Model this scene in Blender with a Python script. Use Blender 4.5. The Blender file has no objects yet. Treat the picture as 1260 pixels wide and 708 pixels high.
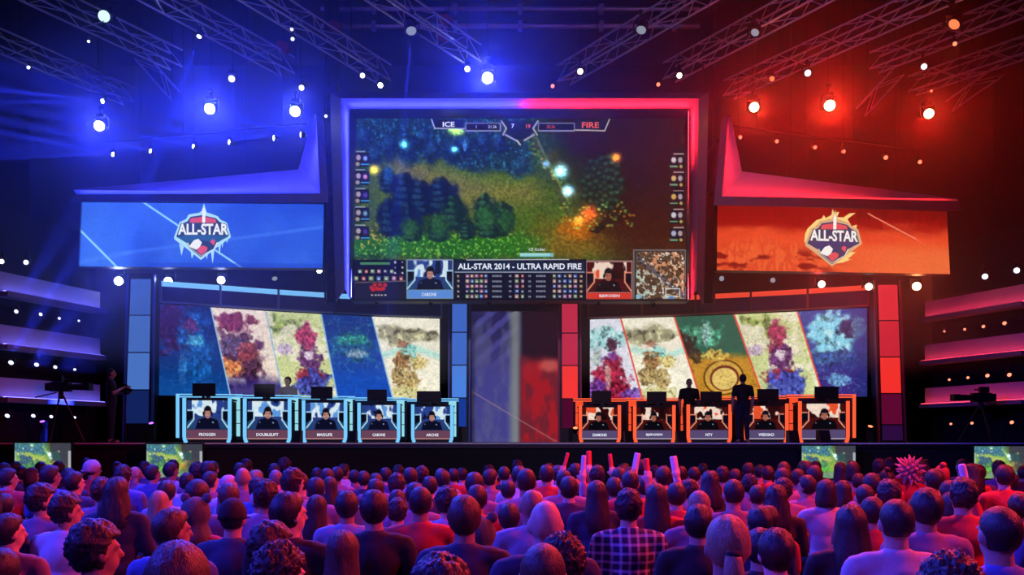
import bpy, bmesh, math, random
import numpy as np
from mathutils import Vector, Matrix

# ------------------------------------------------------------------ camera
F = 1090.0            # focal length in pixels of the 1260 x 708 frame
CX, HY = 630.0, 541.0 # principal column, horizon row
ZC = 1.58             # eye height above the hall floor
STAGE_Z = 1.50        # top of the stage deck
scene = bpy.context.scene
col = scene.collection
cam_d = bpy.data.cameras.new('camera'); cam = bpy.data.objects.new('camera', cam_d); col.objects.link(cam)
cam.location = (0, 0, ZC); cam.rotation_euler = (math.pi/2, 0, 0)
cam_d.sensor_width = 36.0; cam_d.lens = 36.0*F/1260.0
cam_d.shift_y = (HY-354.0)/1260.0
cam_d.clip_end = 200
scene.camera = cam
# ------------------------------------------------------------------ world, exposure
w = bpy.data.worlds.new('hall_air'); scene.world = w; w.use_nodes = True
w.node_tree.nodes['Background'].inputs[0].default_value = (0.010, 0.008, 0.03, 1)
w.node_tree.nodes['Background'].inputs[1].default_value = 0.15
vs = scene.view_settings
vs.view_transform = 'Standard'; vs.look = 'None'; vs.exposure = 0.0; vs.gamma = 1.0; vs.use_curve_mapping = False
cy = scene.cycles
cy.max_bounces = 5; cy.diffuse_bounces = 2; cy.glossy_bounces = 2; cy.volume_bounces = 0
cy.transparent_max_bounces = 6; cy.transmission_bounces = 2
cy.sample_clamp_indirect = 3.0; cy.sample_clamp_direct = 0.0
cy.caustics_reflective = False; cy.caustics_refractive = False
cy.use_denoising = True

# wash lamps hung over the hall (outside the frame): blue from the house left, red from the house right
def spot(name, loc, target, energy, color, size_deg, blend=0.6, radius=0.15):
    l = bpy.data.lights.new(name, 'SPOT'); l.energy = energy; l.color = color
    l.spot_size = math.radians(size_deg); l.spot_blend = blend; l.shadow_soft_size = radius
    o = bpy.data.objects.new(name, l); col.objects.link(o); o.location = loc
    o.rotation_euler = (Vector(target)-Vector(loc)).to_track_quat('-Z', 'Y').to_euler()
    return o
BLUE = (0.035, 0.05, 1.0); RED = (1.0, 0.03, 0.05); VIOLET = (0.30, 0.08, 1.0)
spot('wash_light_blue', (-9.5, 4.5, 7.5), (-1.5, 7.0, 0.9), 8000, (0.045, 0.04, 1.0), 85)
spot('wash_light_blue', (-7.0, -3.0, 6.5), (-1.0, 7.5, 0.9), 1300, (0.10, 0.05, 1.0), 80)
spot('wash_light_red', (9.5, 6.0, 7.5), (1.5, 7.5, 0.9), 6400, (1.0, 0.035, 0.06), 85)
spot('wash_light_violet', (5.0, -4.0, 7.0), (1.5, 8.0, 0.9), 900, (0.42, 0.06, 1.0), 75)
spot('wash_light_red', (4.5, 13.2, 9.0), (2.0, 7.5, 1.0), 6800, (1.0, 0.05, 0.09), 80)
spot('wash_light_blue', (-4.5, 13.2, 9.0), (-2.5, 7.5, 1.0), 6800, (0.07, 0.07, 1.0), 80)

spot('added_stage_fill', (-3.0, 6.0, 7.5), (-2.5, 22.5, 2.2), 900, (0.75, 0.72, 1.0), 50)  # added pair of fill spots, brightening the people and front of the stage
spot('added_stage_fill', (3.5, 6.0, 7.5), (4.0, 22.5, 2.2), 700, (1.0, 0.70, 0.75), 50)
spot('added_man_fill', (-5.0, 5.0, 8.0), (-6.17, 24.4, 2.95), 5000, (0.9, 0.85, 1.0), 5)  # added narrow fill, only to brighten the man with crossed arms
# added fill spots without fixtures, put in to brighten the aluminium overhead
spot('added_truss_fill_violet', (-6.0, 10.0, 6.0), (-4.0, 20.0, 11.6), 650, (0.26, 0.16, 1.0), 60)
spot('added_truss_fill_violet', (6.0, 10.0, 6.0), (4.0, 20.0, 11.6), 620, (0.42, 0.26, 1.0), 60)
spot('added_truss_fill_red', (9.0, 12.0, 5.0), (6.5, 20.0, 11.6), 260, (1.0, 0.10, 0.06), 60)

# ------------------------------------------------------------------ helpers
def V(*a): return Vector(a)
def P(x, y, Y):                       # pixel + distance from the camera -> point in the hall
    return Vector(((x-CX)*Y/F, Y, ZC+(HY-y)*Y/F))
def srgb(c):
    c = [x/255.0 if max(c) > 1.0 else x for x in c]
    return tuple((x/12.92 if x <= 0.04045 else ((x+0.055)/1.055)**2.4) for x in c)
MATS = {}
def mat(name, base=(0.1,0.1,0.1), rough=0.6, metal=0.0, emit=None, strength=1.0, grain=0.0, scale=30, bump=0.0, objcol=False):
    if name in MATS: return MATS[name]
    m = bpy.data.materials.new(name); m.use_nodes = True; MATS[name] = m
    nt = m.node_tree; b = nt.nodes['Principled BSDF']
    b.inputs['Base Color'].default_value = (*base, 1); b.inputs['Roughness'].default_value = rough
    b.inputs['Metallic'].default_value = metal
    src = None
    if objcol:
        oi = nt.nodes.new('ShaderNodeObjectInfo'); src = oi.outputs['Color']
        nt.links.new(src, b.inputs['Base Color'])
    if grain > 0 or bump > 0:
        tc = nt.nodes.new('ShaderNodeTexCoord'); n = nt.nodes.new('ShaderNodeTexNoise')
        n.inputs['Scale'].default_value = scale; n.inputs['Detail'].default_value = 3
        nt.links.new(tc.outputs['Object'], n.inputs['Vector'])
        if grain > 0:
            mx = nt.nodes.new('ShaderNodeMix'); mx.data_type = 'RGBA'; mx.blend_type = 'MULTIPLY'
            mx.inputs['Factor'].default_value = grain
            mx.inputs['A'].default_value = (*base, 1)
            if src: nt.links.new(src, mx.inputs['A'])
            nt.links.new(n.outputs['Fac'], mx.inputs['B'])
            nt.links.new(mx.outputs['Result'], b.inputs['Base Color'])
        if bump > 0:
            bp = nt.nodes.new('ShaderNodeBump'); bp.inputs['Strength'].default_value = bump
            nt.links.new(n.outputs['Fac'], bp.inputs['Height']); nt.links.new(bp.outputs['Normal'], b.inputs['Normal'])
    if emit is not None:
        b.inputs['Emission Color'].default_value = (*emit, 1); b.inputs['Emission Strength'].default_value = strength
    return m
def glow(name, c, strength=1.0, sampled=True):      # a surface that gives off light
    if name in MATS: return MATS[name]
    m = bpy.data.materials.new(name); m.use_nodes = True; MATS[name] = m
    nt = m.node_tree; nt.nodes.clear()
    o = nt.nodes.new('ShaderNodeOutputMaterial'); e = nt.nodes.new('ShaderNodeEmission')
    e.inputs[0].default_value = (*c, 1); e.inputs[1].default_value = strength
    nt.links.new(e.outputs[0], o.inputs[0])
    if not sampled: m.cycles.emission_sampling = 'NONE'
    return m
def pixel_glow(name, strength=1.0):                 # LED picture: colour stored per LED of the screen mesh
    if name in MATS: return MATS[name]
    m = bpy.data.materials.new(name); m.use_nodes = True; MATS[name] = m
    nt = m.node_tree; nt.nodes.clear()
    o = nt.nodes.new('ShaderNodeOutputMaterial'); e = nt.nodes.new('ShaderNodeEmission')
    a = nt.nodes.new('ShaderNodeAttribute'); a.attribute_name = 'led'
    e.inputs[1].default_value = strength
    nt.links.new(a.outputs['Color'], e.inputs[0]); nt.links.new(e.outputs[0], o.inputs[0])
    m.cycles.emission_sampling = 'NONE'
    return m

def link(o, parent=None):
    col.objects.link(o)
    if parent is not None: o.parent = parent
    return o
def mesh(name, verts, faces, m, parent=None, smooth=False, world=True):
    me = bpy.data.meshes.new(name); me.from_pydata([tuple(v) for v in verts], [], faces); me.update()
    if m: me.materials.append(m)
    if smooth: me.polygons.foreach_set('use_smooth', [True]*len(me.polygons))
    o = link(bpy.data.objects.new(name, me), parent)
    if parent is not None and world:
        b = parent
        off = Vector(b.location)
        while b.parent is not None: b = b.parent; off += Vector(b.location)
        o.location = -off                          # vertices are in hall coordinates
    return o
def tag(o, label, cat, group=None, kind=None):
    if label: o['label'] = label
    if cat: o['category'] = cat
    if group: o['group'] = group
    if kind: o['kind'] = kind
    return o
def thing(name, label, cat, loc=(0,0,0), group=None, rotz=0.0):
    o = bpy.data.objects.new(name, None); link(o); o.location = loc; o.rotation_euler = (0,0,rotz); o.empty_display_size = 0.1
    return tag(o, label, cat, group)
def box_vf(x0,x1,y0,y1,z0,z1):
    v = [(x0,y0,z0),(x1,y0,z0),(x1,y1,z0),(x0,y1,z0),(x0,y0,z1),(x1,y0,z1),(x1,y1,z1),(x0,y1,z1)]
    f = [(0,3,2,1),(4,5,6,7),(0,1,5,4),(1,2,6,5),(2,3,7,6),(3,0,4,7)]
    return v, f
def box(name, x0,x1,y0,y1,z0,z1, m, parent=None, world=True):
    v, f = box_vf(x0,x1,y0,y1,z0,z1); return mesh(name, v, f, m, parent, world=world)
def prism(name, pts, ext, m, parent=None, world=True):   # polygon in space, pushed along ext
    n = len(pts); e = Vector(ext); v = [Vector(p) for p in pts]+[Vector(p)+e for p in pts]
    f = [tuple(range(n)), tuple(range(2*n-1, n-1, -1))]+[(i,(i+1)%n,n+(i+1)%n,n+i)[::-1] for i in range(n)]
    return mesh(name, v, f, m, parent, world=world)
class Shape:                                          # collects pieces of ONE mesh
    def __init__(s): s.v=[]; s.f=[]
    def add(s, v, f):
        b=len(s.v); s.v += [tuple(x) for x in v]; s.f += [tuple(i+b for i in q) for q in f]; return s
    def box(s,*a): return s.add(*box_vf(*a))
    def tube(s,p0,p1,r0,r1=None,seg=8):
        return s.add(*tube_vf(p0,p1,r0,r0 if r1 is None else r1,seg))
    def build(s,name,m,parent=None,smooth=False,world=True): return mesh(name,s.v,s.f,m,parent,smooth,world)
def tube_vf(p0,p1,r0,r1,seg=8):
    p0=Vector(p0); p1=Vector(p1); d=(p1-p0).normalized()
    a=d.orthogonal().normalized(); b=d.cross(a); v=[];
    for p,r in ((p0,r0),(p1,r1)):
        for k in range(seg):
            t=2*math.pi*k/seg; v.append(p+(a*math.cos(t)+b*math.sin(t))*r)
    f=[(k,(k+1)%seg,seg+(k+1)%seg,seg+k) for k in range(seg)]
    f+= [tuple(range(seg-1,-1,-1)), tuple(range(seg,2*seg))]
    return v,f
def tube(name,p0,p1,r,m,parent=None,seg=8,r1=None,world=True,smooth=True):
    v,f=tube_vf(p0,p1,r,r if r1 is None else r1,seg); return mesh(name,v,f,m,parent,smooth=False,world=world)
def copy_tree(o, parent=None):
    c = o.copy(); col.objects.link(c); c.parent = parent
    for ch in o.children: copy_tree(ch, c)
    return c
ORD = ['first','second','third','fourth','fifth','sixth','seventh','eighth','ninth','tenth','eleventh','twelfth','thirteenth','fourteenth']

M_BLACK = mat('black_paint', (0.006,0.006,0.008), 0.55, grain=0.4)
M_HALL  = mat('hall_black', (0.010,0.010,0.014), 0.85, grain=0.5, scale=6)
M_DECK  = mat('stage_deck', (0.02,0.02,0.025), 0.35, grain=0.4, scale=9)
M_ALU   = mat('aluminium', (0.85,0.85,0.9), 0.35, 0.45, grain=0.2, scale=15)
M_DARKM = mat('dark_metal', (0.03,0.03,0.035), 0.4, 0.5, grain=0.3)
M_FASC  = mat('white_fascia', (0.55,0.55,0.60), 0.6, grain=0.15, scale=5)
M_TRAY  = mat('frame_panel', (0.50,0.50,0.56), 0.55, grain=0.15, scale=4)
M_LIP   = mat('frame_lip', (0.16,0.15,0.20), 0.5, grain=0.3, scale=6)
M_CLOTH = mat('black_drape', (0.008,0.008,0.012), 0.9, grain=0.5, scale=12)

# ------------------------------------------------------------------ the hall
def struct(o): o['kind']='structure'; return o
struct(tag(box('floor', -16,16,-8,30,-0.2,0, mat('hall_floor',(0.012,0.012,0.016),0.6,grain=0.5,scale=4)), 'dark hall floor under the seated crowd', 'floor'))
struct(tag(box('wall_back', -16,16,29.4,29.7,0,14, M_HALL), 'black back wall behind the stage set', 'wall'))
struct(tag(box('wall_left', -16.3,-16,-8,30,0,14, M_HALL), 'dark side wall of the hall, blue side', 'wall'))
struct(tag(box('wall_right', 16,16.3,-8,30,0,14, M_HALL), 'dark side wall of the hall, red side', 'wall'))
struct(tag(box('wall_rear', -16,16,-8.3,-8,0,14, M_HALL), 'dark rear wall of the hall', 'wall'))
struct(tag(box('ceiling', -16.3,16.3,-8.3,29.7,14,14.2, M_HALL), 'black ceiling high above the trusses', 'ceiling'))
st = thing('stage_platform', 'wide black stage platform with a pale front edge', 'stage', (0,20,0)); st['kind']='structure'
box('deck', -15.5,15.5,20.0,29.3,STAGE_Z-0.12,STAGE_Z, M_DECK, st)
box('skirt', -15.5,15.5,20.05,20.15,0.0,STAGE_Z-0.12, M_CLOTH, st)
box('edge_trim', -15.5,15.5,19.96,20.0,STAGE_Z-0.03,STAGE_Z+0.005, mat('edge_trim',(0.85,0.82,0.82),0.45,grain=0.3), st)
# ------------------------------------------------------------------ LED pictures
def vnoise(X, Y, sc, seed=0, octv=3):
    rng = np.random.RandomState(seed); out = np.zeros_like(X); amp = 1.0; tot = 0
    for o in range(octv):
        T = rng.rand(64,64); x = X/sc; y = Y/sc
        xi = np.floor(x).astype(int); yi = np.floor(y).astype(int); fx = x-xi; fy = y-yi
        fx = fx*fx*(3-2*fx); fy = fy*fy*(3-2*fy)
        a = T[yi%64, xi%64]; b = T[yi%64, (xi+1)%64]; c = T[(yi+1)%64, xi%64]; d = T[(yi+1)%64, (xi+1)%64]
        out += amp*((a*(1-fx)+b*fx)*(1-fy)+(c*(1-fx)+d*fx)*fy); tot += amp; amp *= 0.55; sc *= 0.5
    return out/tot
def sstep(a, b, x):
    t = np.clip((x-a)/(b-a), 0, 1); return t*t*(3-2*t)
class Canvas:
    def __init__(s, x0, y0, x1, y1, step):
        s.nx = int(round((x1-x0)/step))+1; s.ny = int(round((y1-y0)/step))+1
        s.X, s.Y = np.meshgrid(np.linspace(x0,x1,s.nx), np.linspace(y0,y1,s.ny)); s.C = np.zeros((s.ny,s.nx,3))
        s.step = step; s.ext = (x0,y0,x1,y1)
    def put(s, c, a):
        a = np.clip(a,0,1)[...,None]; s.C = s.C*(1-a)+np.array(c,float)/255.0*a
    def add(s, c, a): s.C = s.C+np.array(c,float)/255.0*np.clip(a,0,9)[...,None]
    def fill(s, c): s.C[:] = np.array(c,float)/255.0
    def rect(s, x0,y0,x1,y1,c,a=1.0):
        s.put(c, a*((s.X>=x0)&(s.X<=x1)&(s.Y>=y0)&(s.Y<=y1)))
    def frame(s, x0,y0,x1,y1,t,c,a=1.0):
        ins = (s.X>=x0+t)&(s.X<=x1-t)&(s.Y>=y0+t)&(s.Y<=y1-t)
        s.put(c, a*((s.X>=x0)&(s.X<=x1)&(s.Y>=y0)&(s.Y<=y1)&~ins))
    def blob(s, cx,cy,rx,ry,c,a=1.0,soft=0.4,warp=0.0,sc=8,seed=1):
        d = np.sqrt(((s.X-cx)/rx)**2+((s.Y-cy)/ry)**2)
        if warp: d = d+warp*(vnoise(s.X+900,s.Y+900,sc,seed)-0.5)
        s.put(c, a*(1-sstep(1-soft,1+soft*0.3,d)))
    def shine(s, cx,cy,r,c,a=1.0): s.add(c, a*np.exp(-(((s.X-cx)**2+(s.Y-cy)**2)/(r*r))))
    def line(s, x0,y0,x1,y1,wd,c,a=1.0):
        dx,dy=x1-x0,y1-y0; L=dx*dx+dy*dy; t=np.clip(((s.X-x0)*dx+(s.Y-y0)*dy)/L,0,1)
        d=np.hypot(s.X-x0-t*dx, s.Y-y0-t*dy); s.put(c, a*(1-sstep(wd*0.5-0.4,wd*0.5+0.5,d)))
    def poly(s, pts, c, a=1.0):
        ins = np.zeros_like(s.X,bool); n=len(pts)
        for i in range(n):
            x0,y0=pts[i]; x1,y1=pts[(i+1)%n]
            if y0==y1: continue
            cr = ((s.Y>=min(y0,y1))&(s.Y<max(y0,y1))&(s.X < x0+(s.Y-y0)*(x1-x0)/(y1-y0))); ins ^= cr
        s.put(c, a*ins); return ins
    def grain(s, amt, sc=1.5, seed=5): s.C *= (1+amt*(vnoise(s.X+500,s.Y+500,sc,seed,2)-0.5))[...,None]
    def build(s, name, fn, strength, parent, world=True):       # fn(u,v) -> point; u,v in 0..1 from the top left corner
        u=np.linspace(0,1,s.nx); v=np.linspace(0,1,s.ny); U,W=np.meshgrid(u,v)
        co=np.stack(fn(U,W),-1).reshape(-1,3).astype(np.float32)
        nx,ny=s.nx,s.ny; i=np.arange(ny-1)[:,None]*nx+np.arange(nx-1)[None,:]
        q=np.stack([i,i+nx,i+nx+1,i+1],-1).reshape(-1,4).astype(np.int32); nf=len(q)
        me=bpy.data.meshes.new(name); me.vertices.add(len(co)); me.vertices.foreach_set('co',co.ravel())
        me.loops.add(nf*4); me.loops.foreach_set('vertex_index',q.ravel())
        me.polygons.add(nf); me.polygons.foreach_set('loop_start',np.arange(nf,dtype=np.int32)*4)
        me.update(calc_edges=True)
        c=np.clip(s.C,0,1.6); lin=np.where(c<=0.04045,c/12.92,((c+0.055)/1.055)**2.4)
        at=me.color_attributes.new('led','FLOAT_COLOR','POINT')
        at.data.foreach_set('color',np.concatenate([lin.reshape(-1,3),np.ones((nx*ny,1))],1).astype(np.float32).ravel())
        me.materials.append(pixel_glow('led_'+str(strength),strength))
        o=link(bpy.data.objects.new(name,me),parent)
        if parent is not None and world:
            off=Vector(parent.location); b=parent
            while b.parent is not None: b=b.parent; off+=Vector(b.location)
            o.location=-off
        return o
def quad_fn(a,b,c,d):       # a top left, b top right, c bottom right, d bottom left
    a,b,c,d=[np.array(p) for p in (a,b,c,d)]
    def fn(U,W):
        r=[]
        for k in range(3): r.append((a[k]*(1-U)+b[k]*U)*(1-W)+(d[k]*(1-U)+c[k]*U)*W)
        return r
    return fn
def lettering(name, text, x, y, h, Y, m, parent, width=None, lean=0.0, bold=0.0, align='CENTER', world=True, at=None, slope=0.0):
    """flat lettering; x,y = middle of the words in the frame, h = cap height in pixels"""
    cu=bpy.data.curves.new('t','FONT'); cu.body=text; cu.align_x=align; cu.align_y='CENTER'; cu.size=1.0
    cu.offset=bold; cu.shear=lean; cu.resolution_u=3
    o=bpy.data.objects.new('t',cu); col.objects.link(o)
    dg=bpy.context.evaluated_depsgraph_get(); me=bpy.data.meshes.new_from_object(o.evaluated_get(dg))
    bpy.data.objects.remove(o); bpy.data.curves.remove(cu)
    me.name=name; me.materials.clear(); me.materials.append(m)
    n=len(me.vertices); co=np.zeros(n*3,np.float32); me.vertices.foreach_get('co',co); co=co.reshape(-1,3)
    cx=(co[:,0].min()+co[:,0].max())/2; cz=(co[:,1].min()+co[:,1].max())/2
    hh=co[:,1].max()-co[:,1].min(); ww=co[:,0].max()-co[:,0].min()
    sz=h/hh*1.0; sx=(width/ww) if width else sz
    out=np.zeros_like(co)
    if at is None:
        k=Y/F; c=P(x,y,Y)
        out[:,0]=c.x+(co[:,0]-cx)*sx*k; out[:,1]=Y+slope*(co[:,0]-cx)*sx*k; out[:,2]=c.z+(co[:,1]-cz)*sz*k
    else:
        out[:,0]=at[0]+(co[:,0]-cx)*sx; out[:,1]=at[1]; out[:,2]=at[2]+(co[:,1]-cz)*sz
    me.vertices.foreach_set('co',out.ravel()); me.update()
    ob=link(bpy.data.objects.new(name,me),parent)
    if world:
        off=Vector(parent.location); b=parent
        while b.parent is not None: b=b.parent; off+=Vector(b.location)
        ob.location=-off
    return ob
W_TXT=glow('lit_white',srgb((235,240,255)),1.0,False)
R_TXT=glow('lit_red',srgb((240,95,80)),1.0,False)

# ---- the game picture: woodland seen from above (shared by the big screen and the small monitors)
def game_picture(cv, x0,y0,x1,y1, bright=1.0, hud=True):
    # paints in the coordinates of the big screen (436..844, 145..369)
    c=cv; X,Y=c.X,c.Y
    n1=vnoise(X,Y,22,11,4); n2=vnoise(X,Y,5,12,3); n3=vnoise(X,Y,2.2,13,2)
    c.fill((28,52,30))
    c.put((70,86,38), sstep(0.35,0.7,n1)*0.7)
    # clearing: olive and brown turf
    d=np.abs((Y-228)-0.10*(X-560)+14*np.sin(X/55.0))/34.0
    c.put((92,92,48), (1-sstep(0.5,1.2,d+0.6*(n1-0.5)))*sstep(455,500,X)*(1-sstep(640,690,X)))
    c.put((74,98,40), 0.6*(1-sstep(0.0,0.45,np.abs(d-0.8)))*sstep(455,500,X)*(1-sstep(640,680,X)))
    c.put((58,80,30), 0.9*(1-sstep(0.4,1.1,np.hypot((X-640)/90,(Y-285)/45)+0.5*(n1-0.5))))
    c.put((110,80,28), 0.8*(1-sstep(0.3,1.1,np.hypot((X-715)/75,(Y-292)/40)+0.6*(n1-0.5))))
    c.put((170,90,22), 0.75*(1-sstep(0.1,1.0,np.hypot((X-712)/38,(Y-282)/22)+0.7*(n2-0.5))))
    c.put((32,96,28), 0.75*(1-sstep(0.5,1.1,np.abs(Y-303)/16+0.9*(n2-0.5)))*(1-sstep(620,690,X)))
    c.put((120,150,70), 0.55*sstep(0.62,0.75,n3)*(1-sstep(0.5,1.1,np.abs(Y-302)/20))*(1-sstep(630,690,X)))
    c.put((150,110,50), 0.6*sstep(0.55,0.75,n3)*(1-sstep(0.4,1.0,np.hypot((X-455)/26,(Y-292)/22))))
    # dark fog, upper right, with a brown red tint
    fog=sstep(0,1,((X-690)+0.55*(250-Y))/70.0+0.5*(n1-0.5))
    c.put((30,16,20), 0.93*fog*(1-sstep(270,330,Y)*0.55))
    c.put((62,26,14), 0.6*fog*sstep(225,300,Y))
    # woodland top left, teal
    wl=sstep(0,1,(205-Y+0.10*(X-470)+34*(n1-0.5))/18.0)*(1-sstep(640,680,X))
    c.put((20,40,62), 0.95*wl); c.put((34,78,96), 0.75*wl*sstep(0.5,0.75,n2)); c.put((52,110,120),0.6*wl*sstep(0.66,0.8,n3))
    for i,(tx,ty,tr) in enumerate([(448,172,15),(462,195,14),(480,182,16),(505,185,17),(522,172,14),(533,190,15),(556,186,16),(575,182,15),(596,178,15),(615,178,13)]):
        c.blob(tx,ty,tr*0.75,tr*1.25,(16,28,66),0.75,0.6,0.9,6,20+i); c.blob(tx-3,ty-7,tr*0.45,tr*0.6,(34,70,104),0.65,0.7,0.9,4,40+i)
    c.blob(563,160,12,7,(150,190,90),0.9,0.6,0.7,5,9); c.blob(572,180,2.5,8,(70,120,170),0.8,0.4)
    # ridge of round trees at the lower left
    for i,(tx,ty,rx,ry) in enumerate([(478,222,13,16),(500,236,22,24),(520,245,24,22),(545,240,22,22),(480,268,18,24),(505,272,16,22),(560,262,20,22),(598,262,17,24),(620,268,15,20),(540,280,16,18),(508,284,13,14),(605,276,22,18),(575,282,12,14)]):
        c.blob(tx,ty,rx,ry,(14,24,58) if i<6 else (16,34,42),0.95,0.35,0.55,7,60+i)
        for l in range(5):
            c.blob(tx,ty-ry*0.75+l*ry*0.36,rx*(0.3+0.17*l),ry*0.30,(12,22,50) if i<6 else (14,32,36),0.75,0.3,0.7,4,80+i+l); c.blob(tx-rx*0.28,ty-ry*0.85+l*ry*0.36,rx*(0.16+0.10*l),ry*0.15,(34,62,84) if i<6 else (44,84,62),0.7,0.6,0.9,3,180+i+l)
    for i,(tx,ty,rx,ry) in enumerate([(505,283,13,13),(540,278,14,15),(598,268,15,18),(622,272,14,15)]):
        c.blob(tx,ty,rx,ry,(40,80,44),0.75,0.6,1.0,4,100+i)
    c.blob(478,215,7,14,(40,84,150),0.7,0.6)
    # rocky thicket in the middle right
    for i in range(46):
        a=i*2.399; r=math.sqrt((i+0.5)/46.0); tx=742+26*r*math.cos(a); ty=226+34*r*math.sin(a)
        c.blob(tx,ty,6.5,5.4,(16,28,22),0.9,0.5,0.5,4,i); c.blob(tx-1,ty-1.4,4.2,3.0,(46,78,58) if i%3 else (34,58,48),0.75,0.7,0.5,4,i+9)
    c.line(655,165,700,262,9,(60,62,46),0.55); c.line(660,170,700,250,3,(120,130,60),0.4)
    c.poly([(725,285),(760,258),(772,240),(776,244),(765,268),(735,288)],(30,20,20),0.9)
    for i in range(70):
        t=(i*0.618)%1; tx=690+90*((i*0.377)%1); ty=268+8*math.sin(i)-16*abs(t-0.5)+ (8 if i%2 else -4)
        c.blob(tx,ty,2.4,1.8,[(150,180,80),(190,130,50),(80,120,50)][i%3],0.5,0.6,0.6,3,i)
    for i in range(26):
        c.blob(640+1.9*i+3*math.sin(i*2.1), 163+2.6*i*0.9+4*math.cos(i*3.3),3,2.2,(150,150,60) if i%2 else (60,96,56),0.55,0.6)
    # lights in the picture
    for (sx,sy,r,cc,a) in [(690,211,7,(150,210,255),1.6),(699,235,6,(150,200,255),1.5),(672,202,4,(90,140,255),0.8),(497,178,4,(120,230,230),1.2),(559,184,3.5,(120,230,240),1.2),(758,194,5,(255,150,60),1.1),(460,209,5,(255,200,60),1.2),(560,158,9,(120,160,80),0.5),(725,262,9,(200,60,30),0.9),(712,272,5,(255,190,90),0.7)]:
        c.shine(sx,sy,r,cc,a)
    c.C *= (0.66+0.70*n3)[...,None]
    g_=c.C.mean(-1,keepdims=True); c.C = np.clip(g_+(c.C-g_)*1.12,0,2)*bright*1.16
def hud_icons(c, x0,y0,x1,y1,n,rows,seed,pal,size=2.2):
    rng=np.random.RandomState(seed)
    for r in range(rows):
        for k in range(n):
            px=x0+(x1-x0)*k/max(1,n-1); py=y0+(y1-y0)*r/max(1,rows-1)
            cc=pal[rng.randint(len(pal))]; c.rect(px-size,py-size,px+size,py+size,cc,0.85); c.blob(px+rng.rand()-.5,py+rng.rand()-.5,size*0.6,size*0.6,(235,225,220),0.8,0.4)
PAL=[(150,60,60),(70,110,190),(120,150,110),(190,150,130),(60,70,110),(170,110,150)]
def portrait(c, x0,y0,x1,y1, hue, seed=0, wide=False):
    """picture from the player camera: headset, dark shirt, room behind, angled graphic frame"""
    w_,h_=x1-x0,y1-y0; fx=lambda u:x0+u*w_; fy=lambda v:y0+v*h_
    blue=hue=='blue'; rng=np.random.RandomState(seed)
    c.rect(x0,y0,x1,y1,(40,60,120) if blue else (70,14,16))
    ins_=((c.X>=fx(0.12))&(c.X<=fx(0.9))&(c.Y>=y0)&(c.Y<=fy(0.55))).astype(float); na=vnoise(c.X*1.5+31*seed,c.Y,0.42*w_,seed+40,3)
    c.put((40,64,140) if blue else (44,10,14),ins_); c.put((212,230,238) if blue else (240,214,196),ins_*sstep(0.44,0.50,na)); c.put((80,140,215) if blue else (226,66,28),ins_*sstep(0.62,0.68,na)*0.9); c.put((14,18,40) if blue else (20,8,12),ins_*(1-sstep(0.28,0.34,na))*0.9)
    c.rect(x0,fy(0.36),fx(0.16),fy(0.75),(8,10,26)); c.rect(fx(0.86),fy(0.36),x1,fy(0.75),(8,10,26))
    c.poly([(x0,fy(0.75)),(fx(0.16),fy(0.6)),(fx(0.16),y1),(x0,y1)],(30,70,110) if blue else (60,20,24)); c.poly([(x1,fy(0.75)),(fx(0.84),fy(0.6)),(fx(0.84),y1),(x1,y1)],(30,70,110) if blue else (60,20,24))
    hx=0.5+0.06*(rng.rand()-0.5); hy=0.44
    c.poly([(fx(hx-0.31),y1),(fx(hx-0.24),fy(0.68)),(fx(hx-0.08),fy(0.60)),(fx(hx+0.08),fy(0.60)),(fx(hx+0.24),fy(0.68)),(fx(hx+0.31),y1)],(12,14,38) if blue else (10,8,16))
    c.blob(fx(hx),fy(hy-0.08),0.10*w_,0.19*h_,(14,12,26),1,0.2)
    c.blob(fx(hx),fy(hy+0.03),0.078*w_,0.17*h_,(186,130,120) if blue else (170,100,80),1,0.25)
    c.blob(fx(hx),fy(hy-0.15),0.088*w_,0.085*h_,(16,14,26),1,0.3)
    c.blob(fx(hx-0.1),fy(hy+0.02),0.025*w_,0.09*h_,(10,10,18),1,0.3); c.blob(fx(hx+0.1),fy(hy+0.02),0.025*w_,0.09*h_,(10,10,18),1,0.3)
    for ex in (-0.03,0.03): c.blob(fx(hx+ex),fy(hy+0.0),0.014*w_,0.022*h_,(40,24,30),0.9,0.4)
    c.blob(fx(hx),fy(hy+0.12),0.03*w_,0.014*h_,(120,60,60),0.9,0.4)
    c.blob(fx(hx+0.13),fy(0.76),0.025*w_,0.03*h_,(160,190,220),0.8,0.4); c.blob(fx(hx-0.2),fy(0.75),0.02*w_,0.03*h_,(150,170,200),0.6,0.4)
    ln=(190,230,250) if blue else (240,150,120)
    t=max(1.0,0.028*w_)
    c.line(fx(0.16),fy(0.3),fx(0.16),fy(0.66),t,ln); c.line(fx(0.16),fy(0.66),x0,fy(0.95),t,ln)
    c.line(fx(0.86),fy(0.3),fx(0.86),fy(0.66),t,ln); c.line(fx(0.86),fy(0.66),x1,fy(0.95),t,ln)
    c.line(x0,fy(0.34),fx(0.12),fy(0.34),t*1.2,ln,0.8); c.line(fx(0.9),fy(0.34),x1,fy(0.34),t*1.2,ln,0.8)

# ------------------------------------------------------------------ the big screen over the stage
YM=22.0
big=thing('video_screen','giant central video screen showing a game map with score bar','screen',P(638,369,YM))
sx0,sy0,sx1,sy1=436,145,844,369
cv=Canvas(sx0,sy0,sx1,sy1,0.75); game_picture(cv,sx0,sy0,sx1,sy1)
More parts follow.
